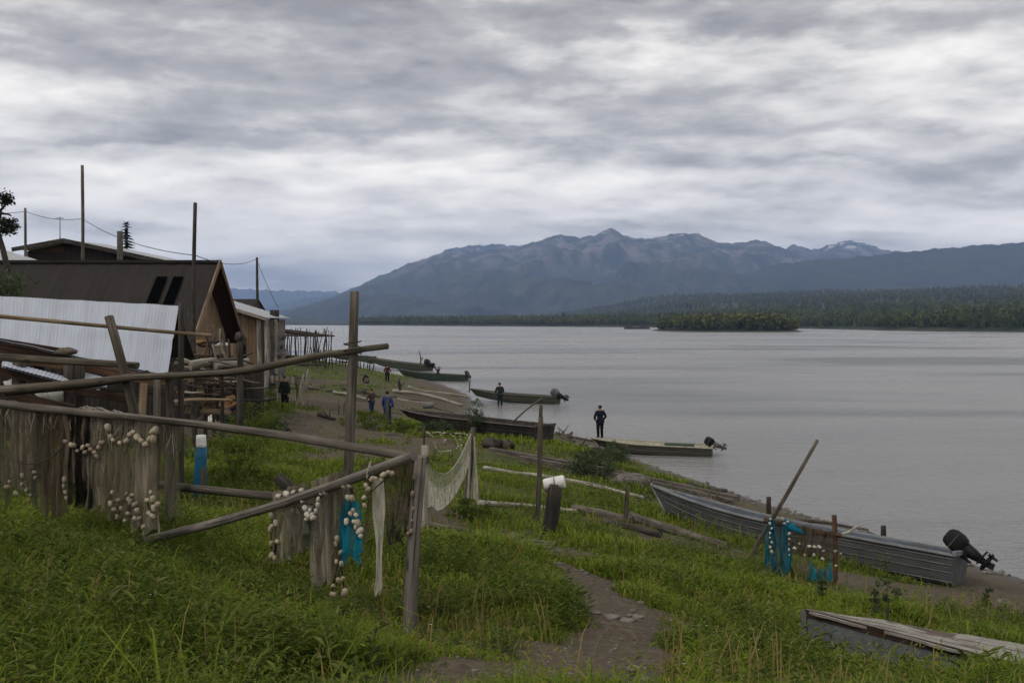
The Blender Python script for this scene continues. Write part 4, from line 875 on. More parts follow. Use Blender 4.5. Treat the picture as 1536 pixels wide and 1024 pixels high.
def fish_racks():
    # rack with rows of short sticks and white tags beside the walker
    h = thing('fish_rack', 'low pole rack hung with pale strips beside the walker in green', 'rack', on(-13.2, 54))
    for a, b in (((398, 562, 54), (462, 566, 54)), ((398, 580, 54), (452, 583, 54)), ((408, 572, 54), (462, 577, 54))):
        m = MB(); m.log(P(*a), P(*b), .05, .04); m.build('pole', W['olive'], h)
    for px, y0 in ((404, 556), (424, 558), (460, 560), (446, 556)):
        p = P(px, y0, 54.3); m = MB(); m.log((p.x, 54.3, gz1(p.x, 54.3)-.2), p, .06, .05); m.build('post', W['grey'], h)
    for k in range(16):
        p = P(404+k*2.6, 563+k*.15, 53.8); m = MB(); s = random.uniform(.3, .62); m.board(p, p+Vector((random.uniform(-.06, .06), 0, -s)), .08, .02, (1, 0, 0)); m.build('strip', W['pale'] if k % 3 else W['grey'], h)
    # tattered pale cloth on crossed sticks
    h = thing('cloth_on_sticks', 'tattered pale cloth hanging on crossed sticks at the path edge', 'stick rack', on(-10.4, 48.5))
    for a, b in (((462, 554, 48.6), (459, 612, 48)), ((455, 562, 48.3), (443, 613, 47.6)), ((452, 574, 48.2), (468, 582, 48.6)), ((440, 600, 47.8), (456, 606, 48))):
        m = MB(); m.log(P(*a), P(*b), .05, .045, .02); m.build('stick', W['pale'], h)
    tl, bl = P(454, 572, 48.1), P(446, 604, 47.8)
    m = MB(); m.grid(lambda u, v: tl.lerp(bl, v)+Vector((u*.34+.04*math.sin(v*9), .06*math.sin(u*9+v*5), -.15*u+.05*math.sin(u*14))), 8, 12); m.grid(lambda u, v: P(462, 562, 48.2).lerp(P(456, 590, 48), v)+Vector((u*.18, .05*math.sin(v*8+u*5), 0)), 5, 10); m.build('cloth', NET['beige'], h)
    # far shelter: pole roof on many crooked sticks
    h = thing('stick_shelter', 'far shelter with a flat pole roof on many crooked sticks above the river', 'shelter', on(-20, 95))
    zt = CAMZ-14/F*95
    m = MB()
    for k in range(9): m.log((-25, 92.5+k*.55, zt+random.uniform(0, .15)), (-17.0-random.uniform(0, 1.8), 92.5+k*.55, zt-.55+random.uniform(0, .15)), .09, .07)
    m.build('roof_poles', W['dark'], h)
    m = MB(); m.board((-25, 92.4, zt+.16), (-20.6, 92.4, zt-.02), .25, .1); m.build('roof_edge', W['dark'], h)
    for k in range(30):
        x = -21.4+k*.145+random.uniform(-.08, .08); y = 92.6+random.uniform(0, 4); m = MB(); z0 = gz1(x, y)-.1
        m.log((x+random.uniform(-.25, .25), y, z0), (x+random.uniform(-.15, .2), y, zt-.15+random.uniform(.0, .55)), .05, .035, .05, 7); m.build('stick', W['dark'], h)
    m = MB(); m.board((-24.6, 93.4, zt-.95), (-21.3, 93.4, zt-1.0), 1.5, .06); m.build('tarp_wall', W['dark'], h)
    m = MB(); m.grid(lambda u, v: (-24.9+4.1*u, 93.9+.1*math.sin(u*9), zt-2.3-2.2*v), 6, 3); m.build('lower_wall', PLANK_DARK, h)
    for z_, mt in ((-1.7, 'grey'), (-2.0, 'grey'), (-2.4, 'dark'), (-3.0, 'dark')):
        m = MB(); m.log((-24.8, 92.2, zt+z_), (-17.6 if mt == 'dark' else -21, 92.4, zt+z_-.1), .13, .1); m.build('rail', W[mt], h)
    # stick fence running on towards the boats
    h = thing('stick_fence', 'low dark fence of sticks behind the grass beyond the shelter', 'fence', on(-17, 100))
    m = MB(); m.log(on(-19.5, 97.5, .75), on(-14.2, 101.5, .75), .09, .07); m.build('rail', W['dark'], h)
    for k in range(20):
        t = k/19; x, y = -19.5+5.3*t, 97.4+4*t; m = MB(); m.log(on(x, y, -.2), on(x+random.uniform(-.2, .2), y, .0)+Vector((0, 0, random.uniform(.7, 1.5))), .06, .05, .03, 6); m.build('stick', W['dark'], h)
def utility():
    labs = {38: 'thin grey pole with a wire at the far left behind the roofs', 123: 'tallest pale grey pole rising behind the dark metal roof', 293: 'dark pole standing in front of the log house roof', 385: 'slim dark pole carrying the wire beyond the plank cabin', 180: 'thick short pole next to the spruce top behind the dark roof'}
    tops = {}
    for px, y0, D, r, mt in ((38, 312, 58, .085, 'grey'), (123.5, 248, 55, .10, 'grey'), (293, 304, 37.5, .085, 'dark'), (385.5, 386, 66, .10, 'dark'), (180, 347, 56, .19, 'grey')):
        p = P(px, y0, D); z0 = gz1(p.x, D)-.3; m = MB()
        lean = -.012*(p.z-z0) if px == 293 else 0
        m.log((p.x+lean, D, z0), p, r*1.15, r*.8, .004, 9, sub=10); one('utility_pole', m, W[mt], labs[int(px)], 'pole', (p.x, D, z0), 'poles among the houses'); tops[int(px)] = (p.x, D)
    p = P(90, 325, 62.5); m = MB(); q = P(90, 360, 62.5); m.tube([q, p], [.03, .02], 5); m.tube([p+Vector((-.25, 0, -.1)), p+Vector((.25, 0, -.1))], .02, 5); one('antenna', m, WIRE, 'thin aerial standing on the ridge of the brown gabled house', 'antenna', q)
    def wire(a, b, dip, lab, *mid):
        A, B = P(*a), P(*b); m = MB(); m.tube([A.lerp(B, t/14)-Vector((0, 0, dip*4*(t/14)*(1-t/14))) for t in range(15)], .016, 5)
        one('overhead_wire', m, WIRE, lab, 'wire', A, 'wires strung between the poles')
    wire((38, 317, 58), (123, 328, 55), .22, 'sagging wire between the far left pole and the tallest pole')
    wire((123, 328, 55), (293, 383, 37.5), .35, 'long wire dropping from the tallest pole across to the dark pole')
    wire((293, 383, 37.5), (385, 388, 66), .35, 'wire running from the dark pole to the slim pole beyond the cabin')
    wire((-30, 318, 60), (38, 317, 58), .1, 'wire leaving the picture to the left of the thin grey pole')
    wire((385, 389, 66), (418, 462, 78), .2, 'wire slanting down to the right of the slim dark pole')
def leafcloud(centres, nper, spread, size, tint0=.45, flat=.6):
    """leaf-sized diamonds round many clump centres: returns V, tint"""
    V, T = [], []
    for (x, y, z, s, tn) in centres:
        n = int(nper*s*s+6)
        p = RNG.normal(0, 1, (n, 3))*np.array([spread*s, spread*s, spread*s*flat])+np.array([x, y, z])
        d1 = RNG.normal(size=(n, 3)); d1 /= np.linalg.norm(d1, axis=1)[:, None]; d2 = np.cross(d1, RNG.normal(size=(n, 3))); d2 /= np.linalg.norm(d2, axis=1)[:, None]
        L = size*RNG.uniform(.6, 1.4, n)[:, None]
        V.append(np.stack([p+d1*L, p+d2*L*.38, p-d1*L, p-d2*L*.38], 1)); T.append(np.clip(tn+RNG.normal(0, .13, n), 0, .9))
    return np.concatenate(V), np.concatenate(T)
def leaf_obj(name, V, T, mat, parent, org):
    v = V.reshape(-1, 3)-np.array(org)[None]; n = len(V)
    return np_mesh(name, v, np.full(n, 4), np.arange(n*4), mat, {'tint': np.repeat(T, 4)}, parent)
def bush(px, py, D, w, h, mat, label, n=26, size=.05, cat='bush', nm='bush', group='bushes on the bank', nper=60):
    b = G(px, py) if D is None else on(*P(px, py, D).xy)
    t = thing(nm, label, cat, b, group); C = []; m = MB()
    for k in range(n):
        a = random.uniform(0, 6.28); r = random.random()**.6*w*.5; hh = h*(1-.55*(r/(w*.5))**2)*random.uniform(.35, 1)
        c = b+Vector((math.cos(a)*r, math.sin(a)*r, hh)); C.append((c.x, c.y, c.z, random.uniform(.6, 1.25), random.uniform(.25, .65)))
        if k % 2 == 0: m.tube([b+Vector((math.cos(a)*r*.2, math.sin(a)*r*.2, -.05)), b.lerp(c, .5)+Vector((0, 0, h*.1)), c], [.012, .009, .004], 5)
    V, T = leafcloud(C, nper, min(w, h)*.13, size); leaf_obj('foliage', V, T, mat, t, b); m.build('stem', W['dark'], t); return t
def trees():
    # spruce behind the dark roof
    b = on(*P(190, 400, 68).xy); top = P(190.5, 332, 68); t = thing('spruce_tree', 'narrow dark spruce top showing behind the dark metal roof', 'tree', b)
    m = MB(); m.tube([b, top], [.2, .015], 7); m.build('trunk', BARK, t); V, T = [], []
    H = top.z-b.z; q = []
    for k in range(46):
        f = k/45; z = b.z+H*(.18+.81*f); rad = (1.75*(1-f)**.8+.06)
        for j in range(9):
            a = random.uniform(0, 6.28); r = rad*random.uniform(.55, 1.15); dirv = np.array([math.cos(a), math.sin(a), -.35]); side = np.array([-math.sin(a), math.cos(a), 0])
            for s_ in range(3):
                p = np.array([b.x, b.y, z])+dirv*r*(.25+.33*s_); L = .26+.12*rad; ww = .10+.05*rad
                q.append(np.stack([p+dirv*L, p+side*ww+np.array([0, 0, -.06]), p-dirv*L, p-side*ww+np.array([0, 0, -.06])])); T.append(random.uniform(.15, .6))
    leaf_obj('crown', np.array(q), np.array(T), LEAF_DARK, t, b)
    # leaning tree at the left edge, partly out of view
    D = 32.0; foot = P(24, 455, D); foot.z = gz1(foot.x, D)-.2; p1 = P(19, 432, D); p2 = P(4, 372, D); p3 = P(-6, 340, D); p4 = P(-10, 296, D)
    t = thing('leaning_tree', 'dark leaning tree with ragged leaf clumps at the left edge', 'tree', foot)
    m = MB(); m.tube([foot, p1, p2, p3, p4], [.11, .10, .085, .07, .04], 8, rough=.08)
    for e in (P(12, 350, D), P(14, 300, D), P(-30, 330, D), P(16, 322, D)): m.tube([p3.lerp(p4, random.random()*.6), e], [.06, .02], 6)
    m.build('trunk', BARK, t); C = []
    for px, py, s in ((6, 296, .7), (12, 294, .6), (15, 301, .6), (8, 304, .6), (19, 334, .7), (21, 341, .6), (-8, 302, 1), (10, 336, .8), (2, 332, .8), (16, 346, .6), (7, 347, .6), (-10, 325, 1.1), (-25, 310, 1.3), (-30, 340, 1.3), (3, 345, .6), (-14, 350, .9)):
        c = P(px, py, D+random.uniform(-.5, .5)); C.append((c.x, c.y, c.z, s, random.uniform(.1, .4)))
    V, T = leafcloud(C, 210, .12, .06, flat=.9); leaf_obj('crown', V, T, LEAF_DARK, t, foot)
    bush(6, 470, 31, 2.4, 5.5, LEAF_WILLOW, 'tall dark bush growing at the left end of the dark roof', 60, .07, nm='tall_bush', nper=110)
def bushes():
    for args in ((362, 650, 29, 2.0, 1.0, LEAF_BUSH, 'bright yellow green bush in front of the pole rack', 40), (398, 622, 42, 2.6, 1.5, LEAF_BUSH, 'tall green bush beside the walker in the dark coat', 44), (375, 625, 38, 2.2, 1.3, LEAF_BUSH, 'green bush between the pole rack and the grey skirt boards', 36),
                 (408, 634, 39, 1.2, .9, LEAF_WILLOW, 'small greyish bush at the edge of the trodden yard', 22), (905, 700, None, 1.7, .85, LEAF_WILLOW, 'grey green willow bush above the moored olive boat', 40), (880, 712, None, 1.6, .7, LEAF_WILLOW, 'lower dark willow bush by the long grey planks', 34), (925, 690, None, 1.0, .8, LEAF_WILLOW, 'slim willow shoots at the bow of the moored olive boat', 22),
                 (545, 640, None, 2.6, .8, LEAF_BUSH, 'low bushy mound behind the tall bare post', 36), (600, 648, None, 1.4, .6, LEAF_BUSH, 'small bush at the feet of the person in the blue jacket', 24), (655, 652, None, 1.8, .7, LEAF_WILLOW, 'dark bush under the bow of the old wooden boat', 26), (350, 690, 21, 1.6, .8, LEAF_BUSH, 'leafy bush right of the blue wrapped post', 30),
                 (715, 645, 46, 1.0, 1.7, LEAF_WILLOW, 'spindly twig bush sticking up in front of the old wooden boat', 16)):
        bush(*args, size=.05)
    bush(700, 780, None, 1.0, .42, LEAF_HERB, 'leafy weeds round the foot of the post with the white net', 30, .035)
    # tall flowering stalks by the shore, right
    for k, (px, py) in enumerate(((1330, 955), (1312, 940), (1232, 905), (1345, 930), (1480, 920))):
        b = G(px, py); t = thing('tall_weed', ['tallest leafy stalk standing in the grass behind the plywood boat', 'slim stalk just left of the tallest weed near the shore', 'thin stalk in the grass below the aluminium boat stern', 'short forked stalk right of the tallest weed', 'thin weed near the round stone on the shore'][k], 'plant', b, 'tall stalks near the shore')
        h = (.8, .62, .5, .5, .45)[k]; m = MB(); m.tube([b, b+Vector((.02, 0, h*.5)), b+Vector((.0, .02, h))], [.007, .006, .003], 5); m.build('stem', W['olive'], t)
        C = [(b.x+random.uniform(-.04, .04), b.y, b.z+h*random.uniform(.25, 1), .8, .5) for _ in range(16)]; V, T = leafcloud(C, 8, .035, .035); leaf_obj('foliage', V, T, LEAF_WILLOW, t, b)
# ------------------------------------------------------------------ boats
def hull_fn(L, b, dep, rise, shear, rake, chine, flare_bow=.5, bowstart=.5):
    """x runs stern (0) to bow (L). returns f(t, k): k 0 keel .. 1 chine .. 2 gunwale"""
    def f(t, k, inset=0.0):
        s = max(0.0, (t-bowstart)/(1-bowstart)); B = max(.015, b*(1-s**2.3)*(1-.10*(1-t)**2)-inset); zb = rise*s**2.4+inset; zg = dep+shear*s**1.8
        c = B*chine*(1-.55*s**3)
        if k <= 1: y, z = c*k, zb+.05*k*(1-s)+(.10*s)*k
        else:
            q = k-1; y = c+(B-c)*(q**.85); zc = zb+.05*(1-s)+.10*s; z = zc+(zg-zc)*q
        hf = min(1, max(0, (z-rise*0)/(dep+shear)))
        x = t*(L-rake*(1-hf)*t**2)
        return Vector((x, y, z))
    return f
def boat(name, label, stern, bow, beam, dep, mats, rise=.35, shear=.2, rake=.7, chine=.72, strakes=(1.35, 1.62, 1.85), thw=3, pitch=None, group='boats along the bank', inside=None, rim=None, strake_r=.012, rim_w=.07, roll=0.0):
    stern, bow = Vector(stern), Vector(bow); d = bow-stern; L = Vector((d.x, d.y)).length
    t = thing(name, label, 'boat', stern, group, rot=(0, 0, 0))
    pit = math.atan2(d.z, L) if pitch is None else pitch
    t.rotation_euler = (Matrix.Rotation(math.atan2(d.y, d.x), 3, 'Z')@Matrix.Rotation(-pit, 3, 'Y')@Matrix.Rotation(roll, 3, 'X')).to_euler()
    f = hull_fn(L, beam/2, dep, rise, shear, rake, chine); ns = 36
    ks = [0, .5, 1, 1.2, 1.4, 1.6, 1.8, 2.0]; nk = len(ks)-1
    def side(m, s_, ins, flip, mi=0):
        def g(u, v):
            p = f(u, ks[int(round(v*nk))], ins); p.y *= s_; return p
        m.grid(g, ns, nk, mi, True, L, dep*1.5, flip=(s_ > 0) != flip)
    m = MB(); side(m, 1, 0, False); side(m, -1, 0, False)
    tr = [f(0, k) for k in ks]; n0 = len(m.v); pts = [Vector((p.x, -p.y, p.z)) for p in tr[::-1]]+tr[1:]
    m.v += pts; m.face(range(n0, n0+len(pts)), [(p.y, p.z) for p in pts]); hull = m.build('hull', mats, t)
    m = MB(); side(m, 1, .035, True); side(m, -1, .035, True)
    pi = [f(0, k, .035)+Vector((.035, 0, 0)) for k in ks]; n0 = len(m.v); pts = [Vector((p.x, -p.y, p.z)) for p in pi[::-1]]+pi[1:]; m.v += pts; m.face(list(range(n0, n0+len(pts)))[::-1], [(p.y, p.z) for p in pts])
    zf = dep*.22
    def fl(u, v):
        tt = .01+u*.83; p = f(tt, 1, .035); return Vector((p.x, p.y*(2*v-1)*1.02, max(zf, p.z+.01)))
    m.grid(fl, 20, 4, 0, False); m.build('inner_hull', inside or mats, t)
    for s_ in (1, -1):
        m = MB(); pts = []
        for i in range(ns+1):
            p = f(i/ns, 2); pts.append(Vector((p.x, p.y*s_, p.z)))
        for i in range(ns): m.board(pts[i], pts[i+1]+(pts[i+1]-pts[i])*.02, .045, rim_w, (0, 0, 1))
        m.build('gunwale', rim or mats, t)
    for k in strakes:
        for s_ in (1, -1):
            m = MB(); pts = []
            for i in range(ns):
                p = f(i/ns, k); pts.append(Vector((p.x, p.y*s_*1.004+s_*.004, p.z)))
            m.tube(pts, strake_r, 5, caps=False); m.build('strake', ALU_STRAKE if mats is ALU else mats, hull)
    for k in range(thw):
        tt = .14+.62*k/max(1, thw-1); p = f(tt, 1.72, .03); m = MB(); m.board((p.x, -p.y, p.z), (p.x, p.y, p.z), .05, .3); m.build('bench', inside or mats, t)
    m = MB(); p = f(0, 2); m.board((-.02, -p.y, p.z+.03), (-.02, p.y, p.z+.03), .1, .07); m.build('transom_cap', rim or mats, t)
    # stem post
    m = MB(); m.tube([f(1, k)*1.0+Vector((.01, 0, 0)) for k in (0, .6, 1, 1.5, 2)]+[f(1, 2)+Vector((.0, 0, .05))], .03, 6); m.build('stem_post', rim or mats, t)
    t['L'] = L; return t, f
def outboard(parent, f, size=1.0, tilt=62, y=0.0, cowl_mat=None, leg_mat=None, cylinder=False):
    """outboard motor tilted up on the transom; local +x is toward the bow"""
    p = f(0, 2); o = bpy.data.objects.new('outboard_motor', None); COL.objects.link(o); o.parent = parent; o.location = (-.06, y, p.z+.02); o.rotation_euler = (0, math.radians(tilt), 0); o.empty_display_size = .1
    cm, lm = cowl_mat or BLACK, leg_mat or BLACK; s = size
    # local frame of the motor when upright: +z up, leg hangs down at -z; tilting swings the leg aft
    m = MB()
    prof = [(.04, .10, .13), (.12, .165, .22), (.26, .185, .26), (.44, .175, .245), (.56, .15, .205), (.61, .10, .13)]
    base = len(m.v); sg = 14
    for z, hx, hy in prof:
        for j in range(sg):
            a = 2*math.pi*j/sg; ca, sa = math.cos(a), math.sin(a); q = lambda v: math.copysign(abs(v)**.48, v)
            m.v.append(Vector((-.10+q(ca)*hy*s*1.0, q(sa)*hx*s, z*s)))
    for i in range(len(prof)-1):
        for j in range(sg):
            k = (j+1) % sg; m.face((base+i*sg+j, base+i*sg+k, base+(i+1)*sg+k, base+(i+1)*sg+j), None, 0, True)
    m.face(list(range(base, base+sg))[::-1]); m.face(range(base+(len(prof)-1)*sg, base+len(prof)*sg)); cw = m.build('cowling', cm, o)
    m = MB(); m.board((-.10-.255*s, 0, .22*s), (-.10-.25*s, 0, .5*s), .03*s, .012*s, (0, 1, 0)); m.board((-.34*s, .19*s, .36*s), (.1*s, .19*s, .36*s), .03*s, .02); m.board((-.34*s, -.195*s, .36*s), (.1*s, -.195*s, .36*s), .03*s, .02); m.build('trim_band', W['grey'] if not cylinder else lm, cw)
    m = MB(); m.tube([(-.12*s, 0, .12*s), (-.13*s, 0, -.20*s), (-.14*s, 0, -.37*s)], [.17*s, .14*s, .10*s], 10, rad2=.8); m.tube([(-.14*s, 0, -.34*s), (-.14*s, 0, -.52*s)], [.10*s, .075*s], 8, rad2=.7); m.build('leg', lm, o)
    m = MB(); m.box((-.2*s, 0, -.37*s), (.40*s, .22*s, .025*s)); m.build('cavitation_plate', lm, o)
    m = MB(); m.tube([(.06*s, 0, -.52*s), (-.0*s, 0, -.52*s), (-.2*s, 0, -.52*s), (-.34*s, 0, -.52*s)], [.01, .055*s, .065*s, .045*s], 10)
    m.board((-.14*s, 0, -.52*s), (-.20*s, 0, -.72*s), .16*s, .02*s, (1, 0, 0)); m.build('gearcase', lm, o)
    m = MB()
    for k in range(3):
        a = k*2.094+.4; dv = Vector((0, math.cos(a), math.sin(a))); c = Vector((-.37*s, 0, -.52*s)); e = c+dv*.17*s
        m.board(c, e, .10*s, .014*s, Vector((.55, -math.sin(a)*.8, math.cos(a)*.8)), ends=.7)
    m.tube([(-.33*s, 0, -.52*s), (-.44*s, 0, -.52*s)], [.05*s, .03*s], 8); m.build('propeller', lm, o)
    m = MB(); m.box((.0, 0, .02*s), (.14*s, .26*s, .22*s)); m.box((.09*s, .09*s, -.1*s), (.04*s, .05*s, .3*s)); m.box((.09*s, -.09*s, -.1*s), (.04*s, .05*s, .3*s)); m.build('bracket', lm, o)
    m = MB(); m.tube([(.05*s, .0, .2*s), (.35*s, .05*s, .25*s), (.55*s, .06*s, .26*s)], [.025*s, .02*s, .025*s], 7); m.build('tiller', lm, o)
    return o
def boats():
    # big aluminium boat hauled up on the near shore
    st = P(1424, 884, 21.8); bw = P(968, 803, 26.2); bw.z = st.z+.42
    st = Vector((9.95, 22.1, .28)); bw = Vector((3.62, 26.75, .72))
    b, f = boat('aluminium_boat', 'large grey aluminium skiff with a black outboard hauled up on the near shore', st, bw, 1.95, .74, ALU, .40, .34, .85, .76, (1.12, 1.42, 1.66, 1.86), 2, inside=ALU_IN, rim=ALU_RIM, strake_r=.011, rim_w=.085, roll=math.radians(9))
    outboard(b, f, .88, 58)
    m = MB()
    for k in range(14):
        tt = .06+.06*k
        m = MB(); m.tube([Vector((f(tt, q, .03).x, f(tt, q, .03).y*s_, f(tt, q, .03).z)) for s_, q in ((1, 1.95), (1, 1.5), (1, 1.0), (-1, 1.0), (-1, 1.5), (-1, 1.95))], .014, 5); m.build('rib', ALU_IN, b)
    # mooring stones and a block under the keel
    # moored grey olive boat with the watcher at its bow
    st = P(1068, 685, 46); st.z = -.10; b, f = boat('olive_river_boat', 'olive grey river boat moored below the watching man with its motor tilted', st, (3.75, 47.4, .02), 1.55, .52, OLIVE, .28, .12, .7, .78, (1.4, 1.7), 3, inside=CREAMIN, rim=CREAMIN, rim_w=.10, strake_r=.014)
    outboard(b, f, .8, 66, leg_mat=ALU, cylinder=True)
    m = MB(); p = b.matrix_basis@Vector((1.5, .1, .5)); m.box(p, (1.35, .55, .18), b.rotation_euler.z); one('green_box', m, GREEN, 'dark green box lying across the olive grey river boat', 'box', p)
    # boat with a man wading beside it
    st = P(836, 606, 75); st.z = -.1; b, f = boat('dark_river_boat', 'long dark olive river boat with its bow on the shore beside the man in green', st, (-3.3, 78, .10), 1.6, .62, DGREEN, .3, .22, .9, .78, (1.5,), 3, inside=OLIVE, strake_r=.02)
    outboard(b, f, 1.15, 60, cowl_mat=ALU, leg_mat=BLACK)
    m = MB(); m.log(P(704, 588, 78), P(706, 563, 78.2), .05, .03); one('mooring_stake', m, W['dark'], 'thin upright stake at the bow of the dark olive river boat', 'stake', P(704, 590, 78))
    # old wooden boat on the grass
    st = Vector((1.45, 44.2, .86)); b, f = boat('wooden_boat', 'long old dark wooden boat with a pointed bow resting on the grass', st, (-5.85, 51.6, .88), 1.55, .70, BOATWOOD, .42, .10, 1.6, .75, (1.25, 1.5, 1.75), 4, inside=W['dark'], rim=W['grey'], rim_w=.12, strake_r=.018)
    # green boats further up
    b, f = boat('green_boat', 'mid green boat with a raised stern lying half in the water', (-4.75, 103.6, -.12), (-12.2, 106.2, .12), 1.7, .72, GREEN, .35, .28, 1.0, .76, (1.6,), 3, inside=OLIVE, strake_r=.025)
    m = MB(); p = f(0, 2); m.board((-.35, 0, p.z-.25), (.1, 0, p.z+.42), .25, .5, (1, 0, .4)); m.build('motor_bracket', W['dark'], b)
    st = P(643, 555, 124.5); st.z = -.1; b, f = boat('long_green_boat', 'long dark green boat with a tilted motor beyond the mid green boat', st, (-19.2, 133, .35), 1.9, .85, DGREEN, .4, .3, 1.4, .76, (1.5, 1.8), 3, inside=OLIVE, strake_r=.025)
    outboard(b, f, 1.5, 64)
    m = MB(); m.log(P(631, 545, 125), P(629, 527, 125.3), .10, .05, .03); m.log(P(631, 540, 125), P(635, 536, 125), .08, .05); one('boat_pole', m, W['dark'], 'dark upright pole at the stern of the long dark green boat', 'pole', P(631, 546, 125))
    b, f = boat('olive_hull', 'olive green hull lying ashore left of the long dark green boat', (-19.6, 139.5, .45), (-27.5, 145, .9), 1.8, .8, DGREEN, .4, .3, 1.2, .76, (1.5,), 2, strake_r=.03)
    m = MB(); p = P(560, 540, 136); m.blob(p, (.9, .6, .3), 8, 5, rough=.2); one('tarp_heap', m, W['dark'], 'dark heap between the two far green hulls', 'heap', p)
    m = MB(); p = G(512, 545); m.box(on(p.x, p.y+2, .5), (4.2, 1.2, .8), .1); m.board(on(p.x-2, p.y+1.3, .95), on(p.x+2.1, p.y+1.7, .95), .12, .2); one('wooden_crate', m, W['red'], 'dark red brown timber box in the grass behind the tall bare post', 'box', p)
    # decked plywood skiff, lower right, most of it out of view
    tip = P(1209, 917, 10.5); n1 = P(1536, 1004, 8.85); n1.z = tip.z-.02; f1 = P(1536, 983, 9.35); f1.z = tip.z-.02
    dn, df = (n1-tip), (f1-tip); t = thing('plywood_skiff', 'weathered grey plywood skiff with a peeling painted deck in the near grass', 'boat', tip-Vector((0, 0, .6)), 'boats along the bank')
    k = 1.9; a, e = tip+dn*k, tip+df*k; zb = Vector((0, 0, -.72))
    m = MB()
    for p, q in ((tip, a), (e, tip), (a, e)):
        nrm = (q-p).cross(Vector((0, 0, 1))).normalized()
        m.grid(lambda u, v, p=p, q=q, nrm=nrm: p.lerp(q, u)+zb*v+Vector((0, 0, -.005)), 20, 4, 0, False)
    hull = m.build('hull', PLY, t)
    m = MB()
    nb = 3
    for i in range(nb):
        for j in range(30):
            u0, u1 = j/30, (j+1)/30
            def q(u, v): 
                x = tip+dn*k*u; y = tip+df*k*u; jag = .012*math.sin(u*60+v*9)+.02*math.sin(u*23+v*3) if i in (0, nb-1) else 0
                ov = (1.0+.10*(1-u)) ; c = x.lerp(y, .5); r = x.lerp(y, v); return c+(r-c)*ov+Vector((0, 0, .02+.006*i % 2+.004*math.sin(u*30+i)))+(r-c).normalized()*(.035+jag if abs(v-.5) > .49 else 0)
            b0 = len(m.v); g = .006
            v0, v1 = i/nb+g, (i+1)/nb-g
            m.v += [q(u0, v0), q(u1, v0), q(u1, v1), q(u0, v1)]; m.face((b0, b0+1, b0+2, b0+3), [((i+v)*.12*(.35+w_), w_*3.8) for v, w_ in ((0, u0), (0, u1), (1, u1), (1, u0))])
            b1 = len(m.v); m.v += [v_-Vector((0, 0, .025)) for v_ in (q(u0, v0), q(u1, v0), q(u1, v1), q(u0, v1))]; m.face((b1+3, b1+2, b1+1, b1))
            m.face((b1, b1+1, b0+1, b0), [(i, u0*3.8), (i, u1*3.8), (i+.05, u1*3.8), (i+.05, u0*3.8)]); m.face((b0+3, b0+2, b1+2, b1+3), [(i, u0*3.8), (i, u1*3.8), (i+.05, u1*3.8), (i+.05, u0*3.8)])
    m.build('deck', PEEL, t)
    m = MB(); m.board(tip+Vector((-.01, .01, -.01)), tip+dn*k+Vector((-.02, -.02, -.01)), .07, .03); m.build('rub_rail', W['red'], t)
    m = MB(); m.board(tip+Vector((-.01, .01, .01)), tip+Vector((-.01, .01, -.7)), .06, .05, (1, -1, 0)); m.build('stem_post', PLY, t)
    # far landing barge
    p = P(955, 494, 800); m = MB(); m.box((p.x, 800, .8), (20, 6, 1.4)); m.box((p.x+5, 800, 2), (4, 3, 1.2)); m.box((p.x-6, 800, 1.8), (5, 3, .8)); one('barge', m, W['dark'], 'tiny dark barge lying off the far wooded shore', 'barge', (p.x, 800, 0))
